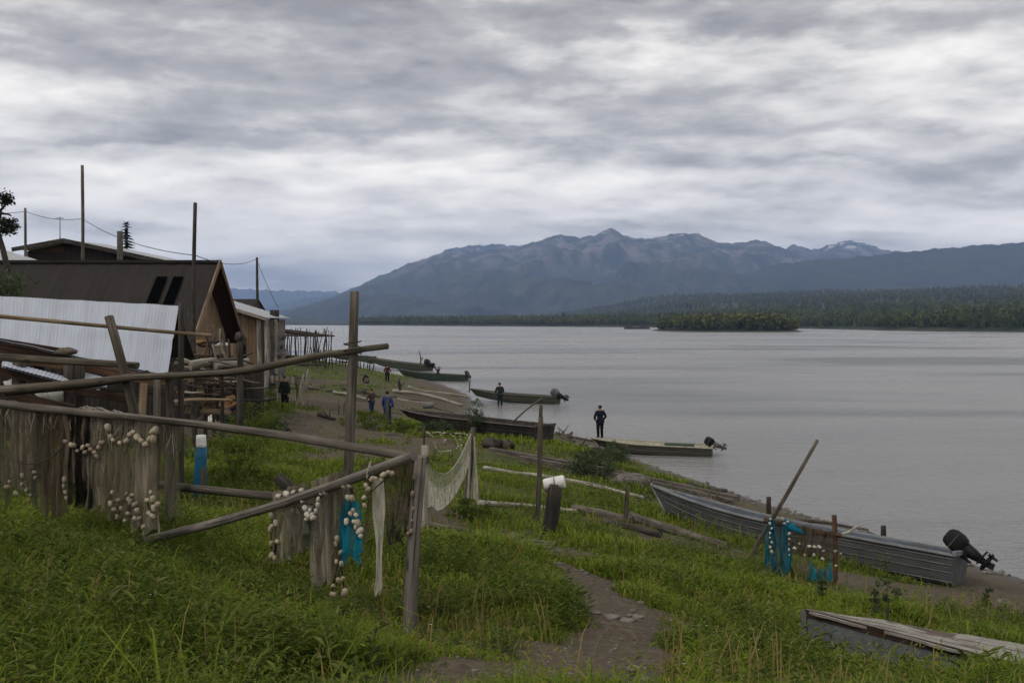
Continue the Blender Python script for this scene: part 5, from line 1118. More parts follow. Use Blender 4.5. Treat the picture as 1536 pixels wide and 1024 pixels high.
# ------------------------------------------------------------------ people
def skin_mesh(name, nodes, edges, mat, parent, smooth=True):
    """one continuous surface grown round a skeleton; nodes: {key: (x, y, z, rx, ry)}; root is the first"""
    keys = list(nodes); me = bpy.data.meshes.new(name); me.from_pydata([nodes[k][:3] for k in keys], [(keys.index(a), keys.index(b)) for a, b in edges], []); me.update(); me.materials.append(mat)
    ob = bpy.data.objects.new(name, me); COL.objects.link(ob); ob.parent = parent
    sk = ob.modifiers.new('skin', 'SKIN'); sk.use_smooth_shade = True
    for i, k in enumerate(keys):
        n = nodes[k]; me.skin_vertices[0].data[i].radius = (n[3], n[4] if len(n) > 4 else n[3]); me.skin_vertices[0].data[i].use_root = (i == 0)
    su = ob.modifiers.new('sub', 'SUBSURF'); su.levels = su.render_levels = 1
    return ob
def person(loc, yaw, h, top, legs, label, pose='down', hair=HAIR, lean=0.0, tail=None, group='people on the bank'):
    t = thing('person', label, 'person', loc, group, rot=(0, 0, yaw)); t.scale = (h/1.75*1.14, h/1.75*1.1, h/1.75)
    A = {'down': (((.27, .02, 1.14), (.28, .08, .90), (.28, .10, .82))), 'pockets': (((.29, -.03, 1.16), (.20, .12, .98), (.14, .15, .95))), 'front': (((.27, .05, 1.13), (.18, .24, 1.05), (.10, .30, 1.05))), 'up': (((.30, .06, 1.55), (.26, .10, 1.80), (.25, .10, 1.90)))}[pose]
    L = lambda y, z: y+lean*max(0, z-.95)
    def J(x, y, z, r, r2=None): return (x, L(y, z), z, r, r2 or r)
    arms = {}; ae = []
    for s, n in ((1, 'r'), (-1, 'l')):
        e, w, hd = A
        arms['sh'+n] = J(s*.17, 0, 1.43, .062); arms['el'+n] = J(s*e[0], e[1], e[2], .043); arms['wr'+n] = J(s*w[0], w[1], w[2], .03); arms['hd'+n] = J(s*hd[0], hd[1], hd[2], .034, .022)
        ae += [('chest', 'sh'+n), ('sh'+n, 'el'+n), ('el'+n, 'wr'+n), ('wr'+n, 'hd'+n)]
        dv = Vector(hd)-Vector(w); dv.normalize()
        for i, (off, ln) in enumerate(((-.024, .075), (-.008, .085), (.008, .08), (.024, .065))):
            b = Vector(hd)+dv*.02; k = f'f{i}{n}'; arms[k] = J(s*(b.x+dv.x*.03), b.y+off+dv.y*.03, b.z+dv.z*.03, .010); arms[k+'t'] = J(s*(b.x-.012+dv.x*ln), b.y+off+dv.y*ln+.012, b.z+dv.z*ln, .008); ae += [('hd'+n, k), (k, k+'t')]
        arms['th'+n] = J(s*(hd[0]-.02), hd[1]+.045, hd[2]+.01, .010); ae += [('hd'+n, 'th'+n)]
    legsd = {}; le = []
    for s, n in ((1, 'r'), (-1, 'l')):
        st = .06*s
        legsd['hip'+n] = J(s*.095, 0, .90, .095); legsd['kn'+n] = J(s*.105, .02+st*.3, .49, .062); legsd['an'+n] = J(s*.11, -.02+st*.5, .09, .042); legsd['to'+n] = J(s*.125, .12+st*.5, .035, .036)
        le += [('pelvis', 'hip'+n), ('hip'+n, 'kn'+n), ('kn'+n, 'an'+n), ('an'+n, 'to'+n)]
    core0 = {'pelvis': J(0, 0, .97, .14, .11), 'waist': J(0, 0, 1.14, .135, .10), 'chest': J(0, 0, 1.36, .165, .115), 'neck': J(0, .01, 1.50, .055), 'jaw': J(0, .025, 1.58, .068, .075), 'skull': J(0, .015, 1.67, .078, .095), 'crown': J(0, .005, 1.735, .055, .065), 'nose': J(0, .115, 1.625, .014)}
    ce = [('pelvis', 'waist'), ('waist', 'chest'), ('chest', 'neck'), ('neck', 'jaw'), ('jaw', 'skull'), ('skull', 'crown'), ('jaw', 'nose')]
    core = core0; shr = lambda d: {k: (v[:3]+(v[3]*.72, v[4]*.72) if k[:2] in ('pe', 'wa', 'ch', 'sh', 'el', 'hi', 'kn') else v) for k, v in d.items()}
    body = skin_mesh('body', {**shr(core), **shr(legsd), **shr(arms)}, ce+le+ae, SKIN, t)
    def fat(d, k): return {n: (v[0], v[1], v[2], v[3]+k, v[4]+k) for n, v in d.items()}
    jd = fat({k: core[k] for k in ('pelvis', 'waist', 'chest')}, .028); jd['neck'] = J(0, .0, 1.485, .075); jd['hem'] = J(0, 0, .86, .165, .135)
    for n in 'rl':
        for k in ('sh', 'el', 'wr'): v = arms[k+n]; jd[k+n] = (v[0], v[1], v[2], v[3]+.024, v[4]+.024)
    skin_mesh('jacket', jd, [('pelvis', 'waist'), ('waist', 'chest'), ('chest', 'neck'), ('pelvis', 'hem')]+[(a, b) for n in 'rl' for a, b in (('chest', 'sh'+n), ('sh'+n, 'el'+n), ('el'+n, 'wr'+n))], CLOTH[top], t)
    td = fat({'pelvis': core['pelvis']}, .012)
    for n in 'rl':
        for k, g in (('hip', .015), ('kn', .02), ('an', .028)): v = legsd[k+n]; td[k+n] = (v[0], v[1], v[2], v[3]+g, v[4]+g)
    skin_mesh('trousers', td, [(a, b) for n in 'rl' for a, b in (('pelvis', 'hip'+n), ('hip'+n, 'kn'+n), ('kn'+n, 'an'+n))], CLOTH[legs], t)
    for n, s in (('r', 1), ('l', -1)):
        a, o = legsd['an'+n], legsd['to'+n]; m = MB(); m.tube([(a[0], a[1]-.05, .05), (a[0], a[1], .06), (o[0], o[1], .045), (o[0], o[1]+.04, .035)], [.045, .058, .05, .03], 8); m.tube([(a[0], a[1], .04), (a[0], a[1], .2)], .06, 8); m.build('boot', CLOTH['black'], t)
    m = MB(); c = core['skull']; m.blob((c[0], c[1]-.022, c[2]+.025), (.094, .105, .092), 12, 8, rough=.02); m.build('hair', hair, t)
    m = MB()
    for s in (1, -1): m.blob((s*.085, c[1], c[2]-.035), (.012, .022, .03), 6, 5); m.blob((s*.032, c[1]+.088, c[2]-.012), .010, 6, 4)
    m.build('ears_and_eyes', SKIN, t)
    if tail: tail(t)
    return t
def people():
    person(G(900, 657.5), 0.35, 1.74, 'navy', 'black', 'person in a dark navy jacket standing at the water by the olive grey boat', 'pockets')
    p = P(750, 604, 73.4); p.z = -.12; person(p, .3, 1.78, 'dark_green', 'dark_green', 'person in dark green clothes standing beside the dark olive river boat', 'front', lean=.12)
    p = G(581, 636); person(p, -.5, 1.70, 'blue', 'blue_jeans', 'person in a bright blue jacket standing in the yard by a grey board', 'down')
    p = G(557.5, 622); person(p, .9, 1.50, 'brown', 'blue_jeans', 'smaller person in a brown hooded top and blue trousers left of the bright blue jacket', 'front', hair=CLOTH['brown'])
    p = G(581, 573); person(p, -.2, 1.62, 'maroon', 'black', 'person in a maroon jacket on the path by the mid green boat', 'pockets')
    p = G(428, 617); person(p, 2.6, 1.76, 'dark_green', 'black', 'person in a dark green coat walking beside the pole rack and the cloth on sticks', 'down', lean=.1)
    p = on(P(343, 600, 38.6).x, 38.6); person(p, 2.9, 1.72, 'tan', 'blue_jeans', 'person in a tan top and blue jeans behind the dark post', 'front', lean=.05)
    p = P(657, 559, 104.8); p.z = -.05; person(p, 2.7, 1.45, 'maroon', 'black', 'person in maroon standing in the mid green boat with both arms raised', 'up')
    # grey board in front of the blue jacket
    q = P(580, 640, 48.5); z = gz1(q.x, 48.5); m = MB(); m.board((q.x, 48.5, z-.1), (q.x+.05, 48.5, z+1.45), .17, .05, (1, 0, 0)); one('upright_board', m, W['grey'], 'grey upright board in front of the person in the bright blue jacket', 'board', (q.x, 48.5, z))
# ------------------------------------------------------------------ near racks, nets and floats
def drape(p0, p1, drop, mat, parent, name='net_drape', fold=.05, nf=4, gather=.15, nu=44, nv=26, ph=None, over=True, skew=0.0, ragged=.08):
    p0, p1 = Vector(p0), Vector(p1); ph = random.random()*6 if ph is None else ph; ax = (p1-p0).normalized(); n = Vector((ax.y, -ax.x, 0)).normalized(); W_ = (p1-p0).length
    def f(u, v):
        c = .5+(u-.5)*(1-gather*math.sin(min(1, v*1.3)*1.57))
        fo = math.sin(u*nf*6.283+ph+1.2*math.sin(v*2.1+ph))*(.35+.65*v)+.45*math.sin(u*nf*2.7*6.283+ph*2+v*3)
        d = drop*(1-ragged*(.5+.5*math.sin(u*11+ph)))
        top = .05*math.sin(u*nf*6.283+ph)
        fo += .5*math.sin(v*11+u*4+ph)*math.sin(u*7+ph)*v; return p0.lerp(p1, c)+n*(fold*fo+.055)+ax*(skew*v+.02*math.sin(v*7+u*9+ph))+Vector((0, 0, -d*v+(.045 if v == 0 and over else 0)))
    m = MB(); m.grid(f, nu, nv, 0, True, W_*1.6, drop)
    if over:   # the part folded back over the rail
        m.grid(lambda u, v: f(u, 0)-n*(.11*v+.03*v*math.sin(u*17+ph))+Vector((0, 0, -.30*v*v*drop+.02*math.sin(u*23))), nu, 6, 0, True, W_*1.6, .3)
    return m.build(name, mat, parent)
def floats(parent, pts, mats, r=.034, L=.085, rope=True, jit=.4):
    r *= .70; L *= .74
    """net floats threaded on a line through pts (one float per point)"""
    pts = [Vector(p) for p in pts]
    if rope and len(pts) > 1: m = MB(); m.tube(pts, .006, 5); m.build('float_line', ROPE, parent)
    for i, p in enumerate(pts):
        d = (pts[min(i+1, len(pts)-1)]-pts[max(i-1, 0)]) if len(pts) > 1 else Vector((1, 0, 0)); d = d.normalized()+Vector((random.uniform(-jit, jit), random.uniform(-jit, jit), random.uniform(-jit, jit))); d.normalize()
        k = random.uniform(.68, 1.22); a, b = p-d*L*.5*k, p+d*L*.5*k; rr = r*k
        m = MB(); m.tube([a.lerp(b, t) for t in (-.02, .03, .14, .5, .86, .97, 1.02)], [rr*.30, rr*.62, rr*.93, rr, rr*.93, rr*.62, rr*.30], 10); m.build('float', random.choice(mats) if isinstance(mats, (list, tuple)) else mats, parent)
def pxline(seq, D): return [P(x, y, D+(d[0] if d else 0)) for x, y, *d in seq]
def twines(parent, a, b, n, drop, mat=None):
    m = MB()
    for k in range(n):
        p = a.lerp(b, random.random()); q = p+Vector((random.gauss(0, .035), random.uniform(-.05, .0)-.06, -drop*random.uniform(.5, 1.1))); mid = p.lerp(q, .5)+Vector((random.uniform(-.05, .05), -.06, .03))
        m.tube([p+Vector((0, .03, .05)), p+Vector((0, -.05, .03)), mid, q], .004, 4, caps=False)
    m.build('twine', mat or ROPEL, parent)
def near_rack():
    g = G(615, 950); D0 = g.y
    rk = thing('net_rack', 'weathered log net drying rack with a forked front post and two long rails', 'rack', g)
    topp = P(631, 684, D0-.05); m = MB(); m.log(g-Vector((0, 0, .3)), topp, .060, .050, .012, 12, rough=.05)
    m.build('post', W['silver'], rk)
    m = MB(); m.log(P(-30, 602, 11.3), P(641, 690, D0+.12), .044, .036, .008, 12, rough=.08); m.build('rail', W['grey'], rk)
    a = P(196, 815, 10.2); a.z = gz1(a.x, a.y)+.05; a = P(196, 813, 10.9); a = a+(a-P(621, 683, D0-.28))*.10; m = MB(); m.log(a, P(621, 683, D0-.28), .046, .044, .008, 12, rough=.06); m.build('rail', W['silver'], rk)
    m = MB(); c = P(553, 705, D0-.02); m.tube([c+Vector((.06*math.cos(t)*.3, .07*math.sin(t), .075*math.cos(t))) for t in np.linspace(0, 6.28, 14)], .006, 5); m.build('lashing', ROPEL, rk)
    # supports at the far left so the rail stands on something
    p = P(-60, 600, 11.5); m = MB(); m.log((p.x, p.y, gz1(p.x, p.y)-.2), p, .07, .06); m.build('post', W['grey'], rk)
    L = lambda px, dy=0: P(px, 606+(px/635.0)*84+dy, 11.25-(px/635.0)*2.72)   # a point on the left rail
    specs = [(-25, 24, 148, 'olive', 'olive net bundle at the far left end of the long rail', .05, 3), (18, 62, 108, 'tan', 'thin pale net hanging near the left end of the long rail', .03, 3), (50, 76, 150, 'olive', 'narrow olive net roped over the rail left of the tan brown net', .045, 2), (70, 104, 160, 'brown', 'brown net heavy at the bottom beside the black net', .05, 3),
             (98, 168, 108, 'tan', 'tangled tan net over the black net bundle', .05, 5), (110, 150, 138, 'dark', 'black net bundle hanging low in the middle of the long rail', .06, 3), (138, 166, 140, 'beige', 'smooth beige fold of net just right of the black net', .03, 1), (160, 212, 150, 'tan', 'tan net below the big cream floats on the long rail', .05, 4), (205, 246, 168, 'beige', 'beige net at the right end of the float garland on the long rail', .035, 2), (238, 276, 140, 'olive', 'sheer olive net furthest right on the long rail', .04, 3)]
    specs.append((-30, 240, 128, 'tan', 'wide sheer net hanging behind all the bundled nets along the long rail', .04, 9)); objs = []
    for k, (x0, x1, dy, mt, lab, fo, nf) in enumerate(specs):
        a, b = L(x0), L(x1); D = (a.y+b.y)/2; t = thing('gill_net', lab, 'net', a, 'nets drying on the long rail'); objs.append(t)
        drape(a+Vector((0, -.02, .0)), b+Vector((0, -.02, 0)), dy*D/F, NET[mt], t, fold=fo, nf=nf, gather=.12 if mt != 'dark' else .3)
        if mt in ('tan', 'brown', 'olive'): twines(t, a, b, 5, .3)
    for q_ in objs[-1:]: q_.location.y += .09
    o = lambda seq, dd=-.16: [P(x, y, 11.25-(x/635.0)*2.72+dd) for x, y in seq]
    floats(objs[7], o([(162, 641), (166, 655), (170, 660), (180, 664), (190, 661), (196, 651), (200, 648), (206, 656), (212, 661), (219, 666), (224, 658), (229, 647), (234, 645), (230, 658)], -.2), FLOAT, .043, .098, jit=.25)
    twines(objs[7], L(158), L(198), 9, .30); twines(objs[8], L(204), L(216), 6, .26)
    floats(objs[7], o([(168, 738), (166, 755), (178, 750), (182, 762), (176, 775), (190, 740), (193, 748), (196, 752), (192, 770), (203, 756), (206, 766), (203, 778), (209, 777), (188, 781), (215, 790), (198, 742), (172, 764)], -.2), [FLOAT, FLOATD], .034, .08, jit=.8)
    floats(objs[8], o([(226, 738), (229, 748), (231, 762), (229, 774), (221, 750), (224, 770), (236, 757)], -.2), FLOAT, .036, .085, jit=.5)
    floats(objs[4], o([(98, 662), (107, 667), (112, 667), (116, 676), (124, 671), (132, 668), (137, 674), (142, 678), (148, 671), (153, 664), (128, 678), (145, 684)], -.2), [FLOATD, FLOAT], .033, .078, jit=.7)
    floats(objs[1], o([(34, 713), (33, 726), (40, 735), (46, 742)], -.15), FLOATD, .033, .08, jit=.6); floats(objs[2], o([(53, 716), (52, 708), (11, 730), (14, 722), (24, 740)], -.18), FLOATD, .036, .085, jit=.6, rope=False)
    floats(objs[3], o([(97, 719), (98, 738), (100, 747), (96, 729)], -.18), FLOATD, .032, .08, jit=.5)
    m = MB()
    for k in range(22):
        a = L(random.uniform(112, 205)); b = L(random.uniform(112, 205)); hgt = random.uniform(.03, .13); m.tube([a+Vector((0, -.06, -.05)), a+Vector((0, 0, .05)), a.lerp(b, .5)+Vector((0, random.uniform(-.05, .05), hgt)), b+Vector((0, 0, .05)), b+Vector((random.uniform(-.05, .05), -.08, -random.uniform(.05, .3)))], .0045, 4, caps=False)
    m.build('tangled_line', ROPEL, objs[7])
    # dark line looping between the nets
    m = MB(); m.tube(o([(8, 668), (20, 690), (40, 696), (60, 694), (80, 684), (96, 668)], -.22), .008, 5); m.build('loop_line', ROPE, objs[2])
    # nets on the sloping rail and near post
    R = lambda px: P(px, 813-(px-196)*130/425.0, 10.75-(px-196)/425.0*2.45)
    sp2 = [(412, 448, 100, 'beige', 'beige net at the left end of the sloping rail beside a float line', .04, 2), (438, 466, 96, 'tan', 'tan net next to the beige one on the sloping rail', .035, 2), (474, 503, 158, 'beige', 'longest beige net reaching the grass on the sloping rail', .04, 2), (500, 518, 150, 'tan', 'narrow tan net with floats hanging left of the blue net', .03, 2)]
    ob2 = []
    for x0, x1, dy, mt, lab, fo, nf in sp2:
        a, b = R(x0), R(x1); t = thing('gill_net', lab, 'net', a, 'nets hanging from the sloping rail'); ob2.append(t); drape(a, b, dy*a.y/F, NET[mt], t, fold=fo, nf=nf, gather=.3)
    o2 = lambda seq, dd=-.14: [P(x, y, 10.75-(x-196)/425.0*2.45+dd) for x, y in seq]
    floats(ob2[0], o2([(412, 755), (408, 772), (408, 790), (406, 793), (407, 815), (408, 833), (416, 812), (412, 836), (414, 784)], -.16), FLOAT, .036, .083, jit=.4)
    floats(ob2[1], o2([(418, 744), (430, 741), (440, 738), (452, 735), (456, 742), (454, 750), (458, 762), (465, 765), (462, 772), (470, 776), (474, 766), (477, 757), (478, 748), (482, 739), (488, 736), (460, 778), (468, 771)], -.2), FLOATW, .036, .083, jit=.5)
    floats(ob2[3], o2([(505, 815), (505, 842), (512, 845), (508, 870), (514, 868), (500, 878), (500, 891), (517, 888), (506, 808), (511, 828), (497, 890)], -.16), FLOAT, .033, .08, jit=.5)
    a, b = R(526), R(541); t = thing('gill_net', 'bright blue net spreading like a skirt below the sloping rail', 'net', a, 'nets hanging from the sloping rail'); a.z -= .22; b.z -= .25
    drape(a, b, 100*a.y/F, NET['teal'], t, fold=.05, nf=2, gather=-1.7, over=False, ragged=.25)
    m = MB(); m.tube([R(524)+Vector((0, -.05, .05)), a.lerp(b, .3), a.lerp(b, .5)-Vector((0, 0, .3))], .012, 5); m.build('float_line', ROPE, t)
    floats(t, o2([(516, 728), (524, 728), (528, 747), (522, 746), (530, 765), (526, 770), (534, 772), (537, 784), (540, 796), (534, 790), (541, 803), (520, 782), (531, 782)], -.2), [FLOAT, FLOATW], .034, .08, jit=.5)
    a, b = P(548, 702, 8.62), P(626, 694, D0+.02); t = thing('gill_net', 'ragged brown net between the sloping rail end and the near post', 'net', a, 'nets hanging from the sloping rail')
    drape(a, b, 120*8.5/F, NET['brown'], t, fold=.03, nf=5, gather=.05, ragged=.3); drape(P(604, 694, 8.5), P(626, 694, 8.45), 100*8.5/F, NET['olive'], t, fold=.03, nf=2, gather=.1)
    floats(t, [P(x, y, 8.3) for x, y in [(549, 728), (552, 733), (558, 718), (563, 717), (572, 720), (575, 712), (583, 708), (588, 710), (546, 746), (547, 758)]], FLOAT, .031, .072, jit=.4)
    floats(t, [P(x, y, 8.35) for x, y in [(621, 716), (619, 740), (620, 763), (618, 780), (617, 796), (612, 800)]], FLOATD, .022, .055, jit=.5)
    m = MB()
    for k in range(26): p = P(random.uniform(585, 618), random.uniform(795, 822), 8.45); m.tube([p, p+Vector((random.uniform(-.05, .05), .02, random.uniform(.04, .12)))], .007, 4)
    m.build('tangled_twigs', W['dark'], t)
    a, b = P(566, 716, 8.45), P(582, 714, 8.4); t = thing('gill_net', 'long thin pale strip of net hanging near the front post', 'net', a, 'nets hanging from the sloping rail'); drape(a, b, 178*8.4/F, NET['white'], t, fold=.012, nf=1, gather=.4, over=False)
    # bent dark limb and dark drum standing behind the nets
    m = MB(); m.tube(pxline([(416, 714), (432, 730), (452, 757), (470, 785), (479, 815), (483, 850), (484, 890)], 10.2), [.055, .055, .05, .05, .047, .045, .045], 9, rough=.05); one('bent_limb', m, W['dark'], 'dark bent limb rising behind the beige nets and the sloping rail', 'limb', P(484, 880, 10.2))
    b = P(466, 830, 11.2); z = gz1(b.x, b.y); m = MB(); m.lathe((b.x, b.y, z-.05), (b.x, b.y, z+.62), [(0, .26), (.04, .27), (.1, .26), (.33, .27), (.36, .28), (.39, .27), (.62, .27), (.65, .28), (.68, .27), (.94, .26), (1, .25)], 18); one('drum', m, DGREEN, 'dark green drum half hidden in grass behind the hanging nets', 'drum', (b.x, b.y, z))
def back_rack():
    b = on(P(515, 700, 11.6).x, 11.6); rk = thing('tall_pole_rack', 'tall bare post with a long crooked rail and a low cross pole', 'rack', b)
    m = MB(); m.log(b-Vector((0, 0, .3)), P(532, 437, 11.6), .068, .050, .006, 12, rough=.04); m.build('post', W['grey'], rk)
    m = MB(); pts = [(-40, 592), (0, 585), (60, 580), (120, 574), (200, 566), (280, 562), (340, 559), (390, 552), (430, 544), (465, 536), (490, 531), (520, 528), (550, 523), (582, 519)]
    m.tube([P(x, y, 12.6-(x/582.0)*1.15) for x, y in pts], [.05, .05, .049, .05, .047, .046, .044, .045, .043, .04, .038, .035, .033, .032], 11, rough=.13); m.build('rail', W['olive'], rk)
    m = MB(); m.log(P(236, 726, 12.6), P(492, 753, 11.3), .055, .05, .006); m.build('low_pole', W['grey'], rk)
    m = MB(); c = P(529, 527, 11.5); m.tube([c+Vector((.10*math.cos(t), .10*math.sin(t), .012*t-.03)) for t in np.linspace(0, 12.5, 26)], .008, 5); m.build('lashing', ROPE, rk)
    for px in (-60, 250): 
        p = P(px, 565 if px > 0 else 590, 12.4 if px < 0 else 12.1); m = MB(); m.log((p.x, p.y+.08, gz1(p.x, p.y)-.2), p+Vector((0, .08, .05)), .06, .05); m.build('post', W['dark'], rk)
    # leaning post and loose poles in front of the metal roof
    p = P(163, 475, 12.9); q = P(212, 700, 12.3); q.z = gz1(q.x, q.y)-.2; q.x = P(205, 640, 12.4).x+.35; m = MB(); m.log(q, p, .075, .058, .012, 11, rough=.06); one('leaning_post', m, W['olive'], 'leaning grey post with a cut top in front of the pale metal roof', 'post', q)
    m = MB(); m.log(P(-40, 533, 13.4), P(207, 548, 13.0), .052, .045, .008); one('pole', m, W['olive'], 'round pole with a sawn end crossing in front of the metal shed', 'pole', P(207, 548, 13.0), 'loose poles by the metal shed')
    m = MB(); m.log(P(10, 588, 12.75), P(222, 561, 12.6), .05, .055, .01); one('pole', m, W['dark'], 'dark pole lying alongside the crooked rail with its blunt end showing', 'pole', P(222, 561, 12.6), 'loose poles by the metal shed')
    m = MB(); m.log(P(-40, 471, 13.1), P(316, 503, 17.5), .032, .03, .002, 9, sub=14); one('pole', m, W['tan'], 'long thin pale pole slanting across the whole metal roof', 'pole', P(316, 503, 17.5), 'loose poles by the metal shed')
    # blue wrapped post
    p = P(302, 654, 18.3); z = gz1(p.x, p.y); t = thing('wrapped_post', 'post wrapped in bright blue tarp with a pale cap', 'post', (p.x, p.y, z))
    m = MB(); m.log((p.x-.03, p.y, z-.2), (p.x, p.y, p.z), .085, .075, .01); m.build('post', W['grey'], t)
    m = MB(); m.log((p.x-.03, p.y, z+.15), (p.x, p.y, p.z-.18), .115, .098, .01, 12, rough=.06); m.build('blue_wrap', BLUEWRAP, t)
    m = MB(); m.log((p.x, p.y, p.z-.2), (p.x, p.y, p.z+.02), .10, .09, 0, 12, rough=.05); m.build('cap', WHITECAP, t)
def middle_ground():
    # white net on two poles
    f = G(636, 800); D = f.y; lp = P(637, 668, D); t = thing('net_poles', 'pale post and leaning grey pole with a sagging white net between them', 'net rack', f)
    m = MB(); m.log(f-Vector((0, 0, .2)), lp, .085, .07, .006, 10); m.build('post', W['pale'], t)
    f2 = G(699, 778); rp = P(710, 641, f2.y); m = MB(); m.log(f2-Vector((0, 0, .2)), rp, .075, .055, .01, 10); m.build('post', W['olive'], t)
    n = thing('white_net', 'white net sagging in a deep loop between the pale post and the leaning pole', 'net', lp, None)
    top = [(641, 694), (648, 703), (658, 710), (668, 711), (678, 704), (688, 690), (697, 672), (706, 650)]; bot = [(641, 762), (647, 758), (656, 766), (664, 763), (674, 754), (686, 738), (697, 716), (706, 690)]
    low = [(641, 712), (646, 722), (654, 730), (664, 733), (674, 728), (685, 715), (696, 695), (706, 668)]
    def interp(seq, u): 
        k = u*(len(seq)-1); i = min(int(k), len(seq)-2); w = k-i; return seq[i][0]*(1-w)+seq[i+1][0]*w, seq[i][1]*(1-w)+seq[i+1][1]*w
    def ff(a, b, dd):
        def g(u, v):
            x0, y0 = interp(a, u); x1, y1 = interp(b, u); DD = D+.1+(f2.y-D-.1)*u; return P(x0*(1-v)+x1*v, y0*(1-v)+y1*v, DD+dd+.10*math.sin(v*9+u*5)*v)
        return g
    m = MB(); m.grid(ff(low, bot, -.05), 40, 20, 0, True, 2, 1.6); m.build('net_drape', NET['white'], n)
    m = MB(); m.grid(ff([(x, y) for x, y in top], low, .12), 40, 14, 0, True, 2, 1.2); m.build('net_drape', m_net('sheer_net', (.3,.28,.23), (.5,.47,.4), .12), n)
    m = MB(); m.grid(lambda u, v: P(702+u*10-3*v+u*v*10, 652+v*(92+8*u)+2*math.sin(u*9), f2.y-.05+.08*math.sin(u*12+v*3)), 16, 24, 0, True, .6, 1.8); m.build('net_drape', NET['white'], n)
    for s_ in (top, low): m = MB(); m.tube([P(*interp(s_, k/16), D+.1+(f2.y-D-.1)*k/16) for k in range(17)], .012, 5); m.build('edge_rope', ROPEL, n)
    # rack of small white floats behind
    D2 = 27.0; g = G(640, 700); t = thing('float_rack', 'stick rack strung with arcs of small white floats in front of the old wooden boat', 'rack', on(P(640, 690, D2).x, D2))
    p = P(637, 638, D2); m = MB(); m.log((p.x, D2, gz1(p.x, D2)-.1), p, .03, .025, .03); m.build('stick', W['dark'], t); m = MB(); m.log(P(636, 648, D2), P(708, 652, D2), .022, .02, .01); m.build('stick', W['dark'], t)
    q = P(706, 648, D2); m = MB(); m.log((q.x, D2, gz1(q.x, D2)-.1), q, .03, .025); m.build('stick', W['olive'], t)
    arcs = [[(640, 648), (645, 650), (649, 655), (646, 662)], [(652, 664), (654, 671), (659, 676), (666, 677), (672, 676), (679, 675)], [(660, 649), (663, 656), (668, 660), (664, 665)], [(676, 651), (681, 655), (685, 661), (687, 669), (683, 675)], [(650, 649), (657, 648), (664, 650), (670, 648)], [(684, 650), (690, 650), (697, 651), (704, 653)], [(690, 655), (693, 663), (691, 672), (694, 678)]]
    for a in arcs:
        pts = []
        for i in range(len(a)-1):
            for w in (0, .5): pts.append(P(a[i][0]*(1-w)+a[i+1][0]*w, a[i][1]*(1-w)+a[i+1][1]*w, D2-.05))
        floats(t, pts, [FLOATW, FLOATW, FLOAT], .027, .075, jit=.9)
    # slender pole
    f = G(805, 786); p = P(811.5, 607, f.y); m = MB(); m.log(f-Vector((0, 0, .2)), P(811, 625, f.y), .062, .058, .008, 10, rough=.05); m.log(P(811, 627, f.y), p, .045, .04, .01, 9); one('tall_stake', m, W['olive'], 'tall slender pole in front of the stern of the old wooden boat', 'pole', f)
    f = G(938, 792); p = P(942, 728, f.y); m = MB(); m.log(f-Vector((0, 0, .2)), p, .06, .052, .01, 10); one('short_stake', m, W['olive'], 'short grey stake standing left of the aluminium boat bow', 'stake', f)
    m = MB(); m.log(P(767, 635, 45.5), P(813, 597, 45), .04, .035); one('boat_pole', m, W['grey'], 'thin pole slanting up out of the old wooden boat', 'pole', P(767, 635, 45.5))
    # leaning stump with its white cap
    f = G(824, 806); D = f.y; a, b = P(821, 806, D), P(833, 725, D); a.z = f.z-.15
    m = MB(); m.log(a, b, .185, .155, .01, 12, rough=.06); one('stump_post', m, W['dark'], 'thick leaning grey stump standing by the heap of bark', 'stump', f)
    c = P(833, 724, D); m = MB(); dv = Vector((.97, -.1, .18)).normalized(); m.tube([c-dv*.24, c-dv*.20, c-dv*.02], [.11, .125, .13], 14, caps=True); m.tube([c-dv*.0, c+dv*.16, c+dv*.2], [.135, .14, .12], 14, caps=True)
    one('white_bucket', m, WHITECAP, 'white plastic bucket lying on top of the leaning stump', 'bucket', c)
    # bark heap
    g = G(790, 812); rs = random.Random(2); m = MB()
    for k in range(150):
        px = rs.gauss(795, 28); py = 812+rs.gauss(0, 5.5)-(px-795)*.02; 
        if not (738 < px < 850): continue
        p = G(px, min(826, max(796, py))) if k % 6 == 0 else None
        if p is None: p = on(g.x+(px-790)*g.y/F, g.y+rs.gauss(0, .9))
        a = rs.uniform(-.5, .5); dv = Vector((math.cos(a), math.sin(a), rs.uniform(-.06, .06)))*rs.uniform(.15, .45); p = p+Vector((0, 0, rs.uniform(.0, .07))); m.board(p-dv*.5, p+dv*.5, rs.uniform(.05, .13), .015, (rs.uniform(-.3, .3), 1, rs.uniform(-.2, .2)))
    struct(one('bark_heap', m, W['grey'], 'flat heap of grey bark and slabs at the foot of the leaning stump', 'heap', g), 'stuff')
    # logs and planks on the grass
    logs = [((642, 789), (815, 826), .055, .05, 'grey', 'thin fallen pole running from the near post to the bark heap'), ((716, 758), (864, 772), .085, .08, 'birch', 'pale log lying just behind the white net and the slender pole'), ((860, 768), (948, 786), .12, .11, 'grey', 'grey log continuing behind the leaning stump'), ((945, 780), (1090, 826), .12, .10, 'grey', 'grey log in the grass beside the aluminium boat'), ((726, 704), (966, 749), .08, .06, 'birch', 'long birch log in the grass below the grey planks'), ((672, 697), (736, 695), .05, .04, 'tan', 'short pale stick left of the long birch log'), ((905, 786), (990, 806), .09, .08, 'dark', 'dark broken log at the bow of the aluminium boat'), ((838, 704), (920, 695), .05, .04, 'pale', 'pale stick lying under the willow bush')]
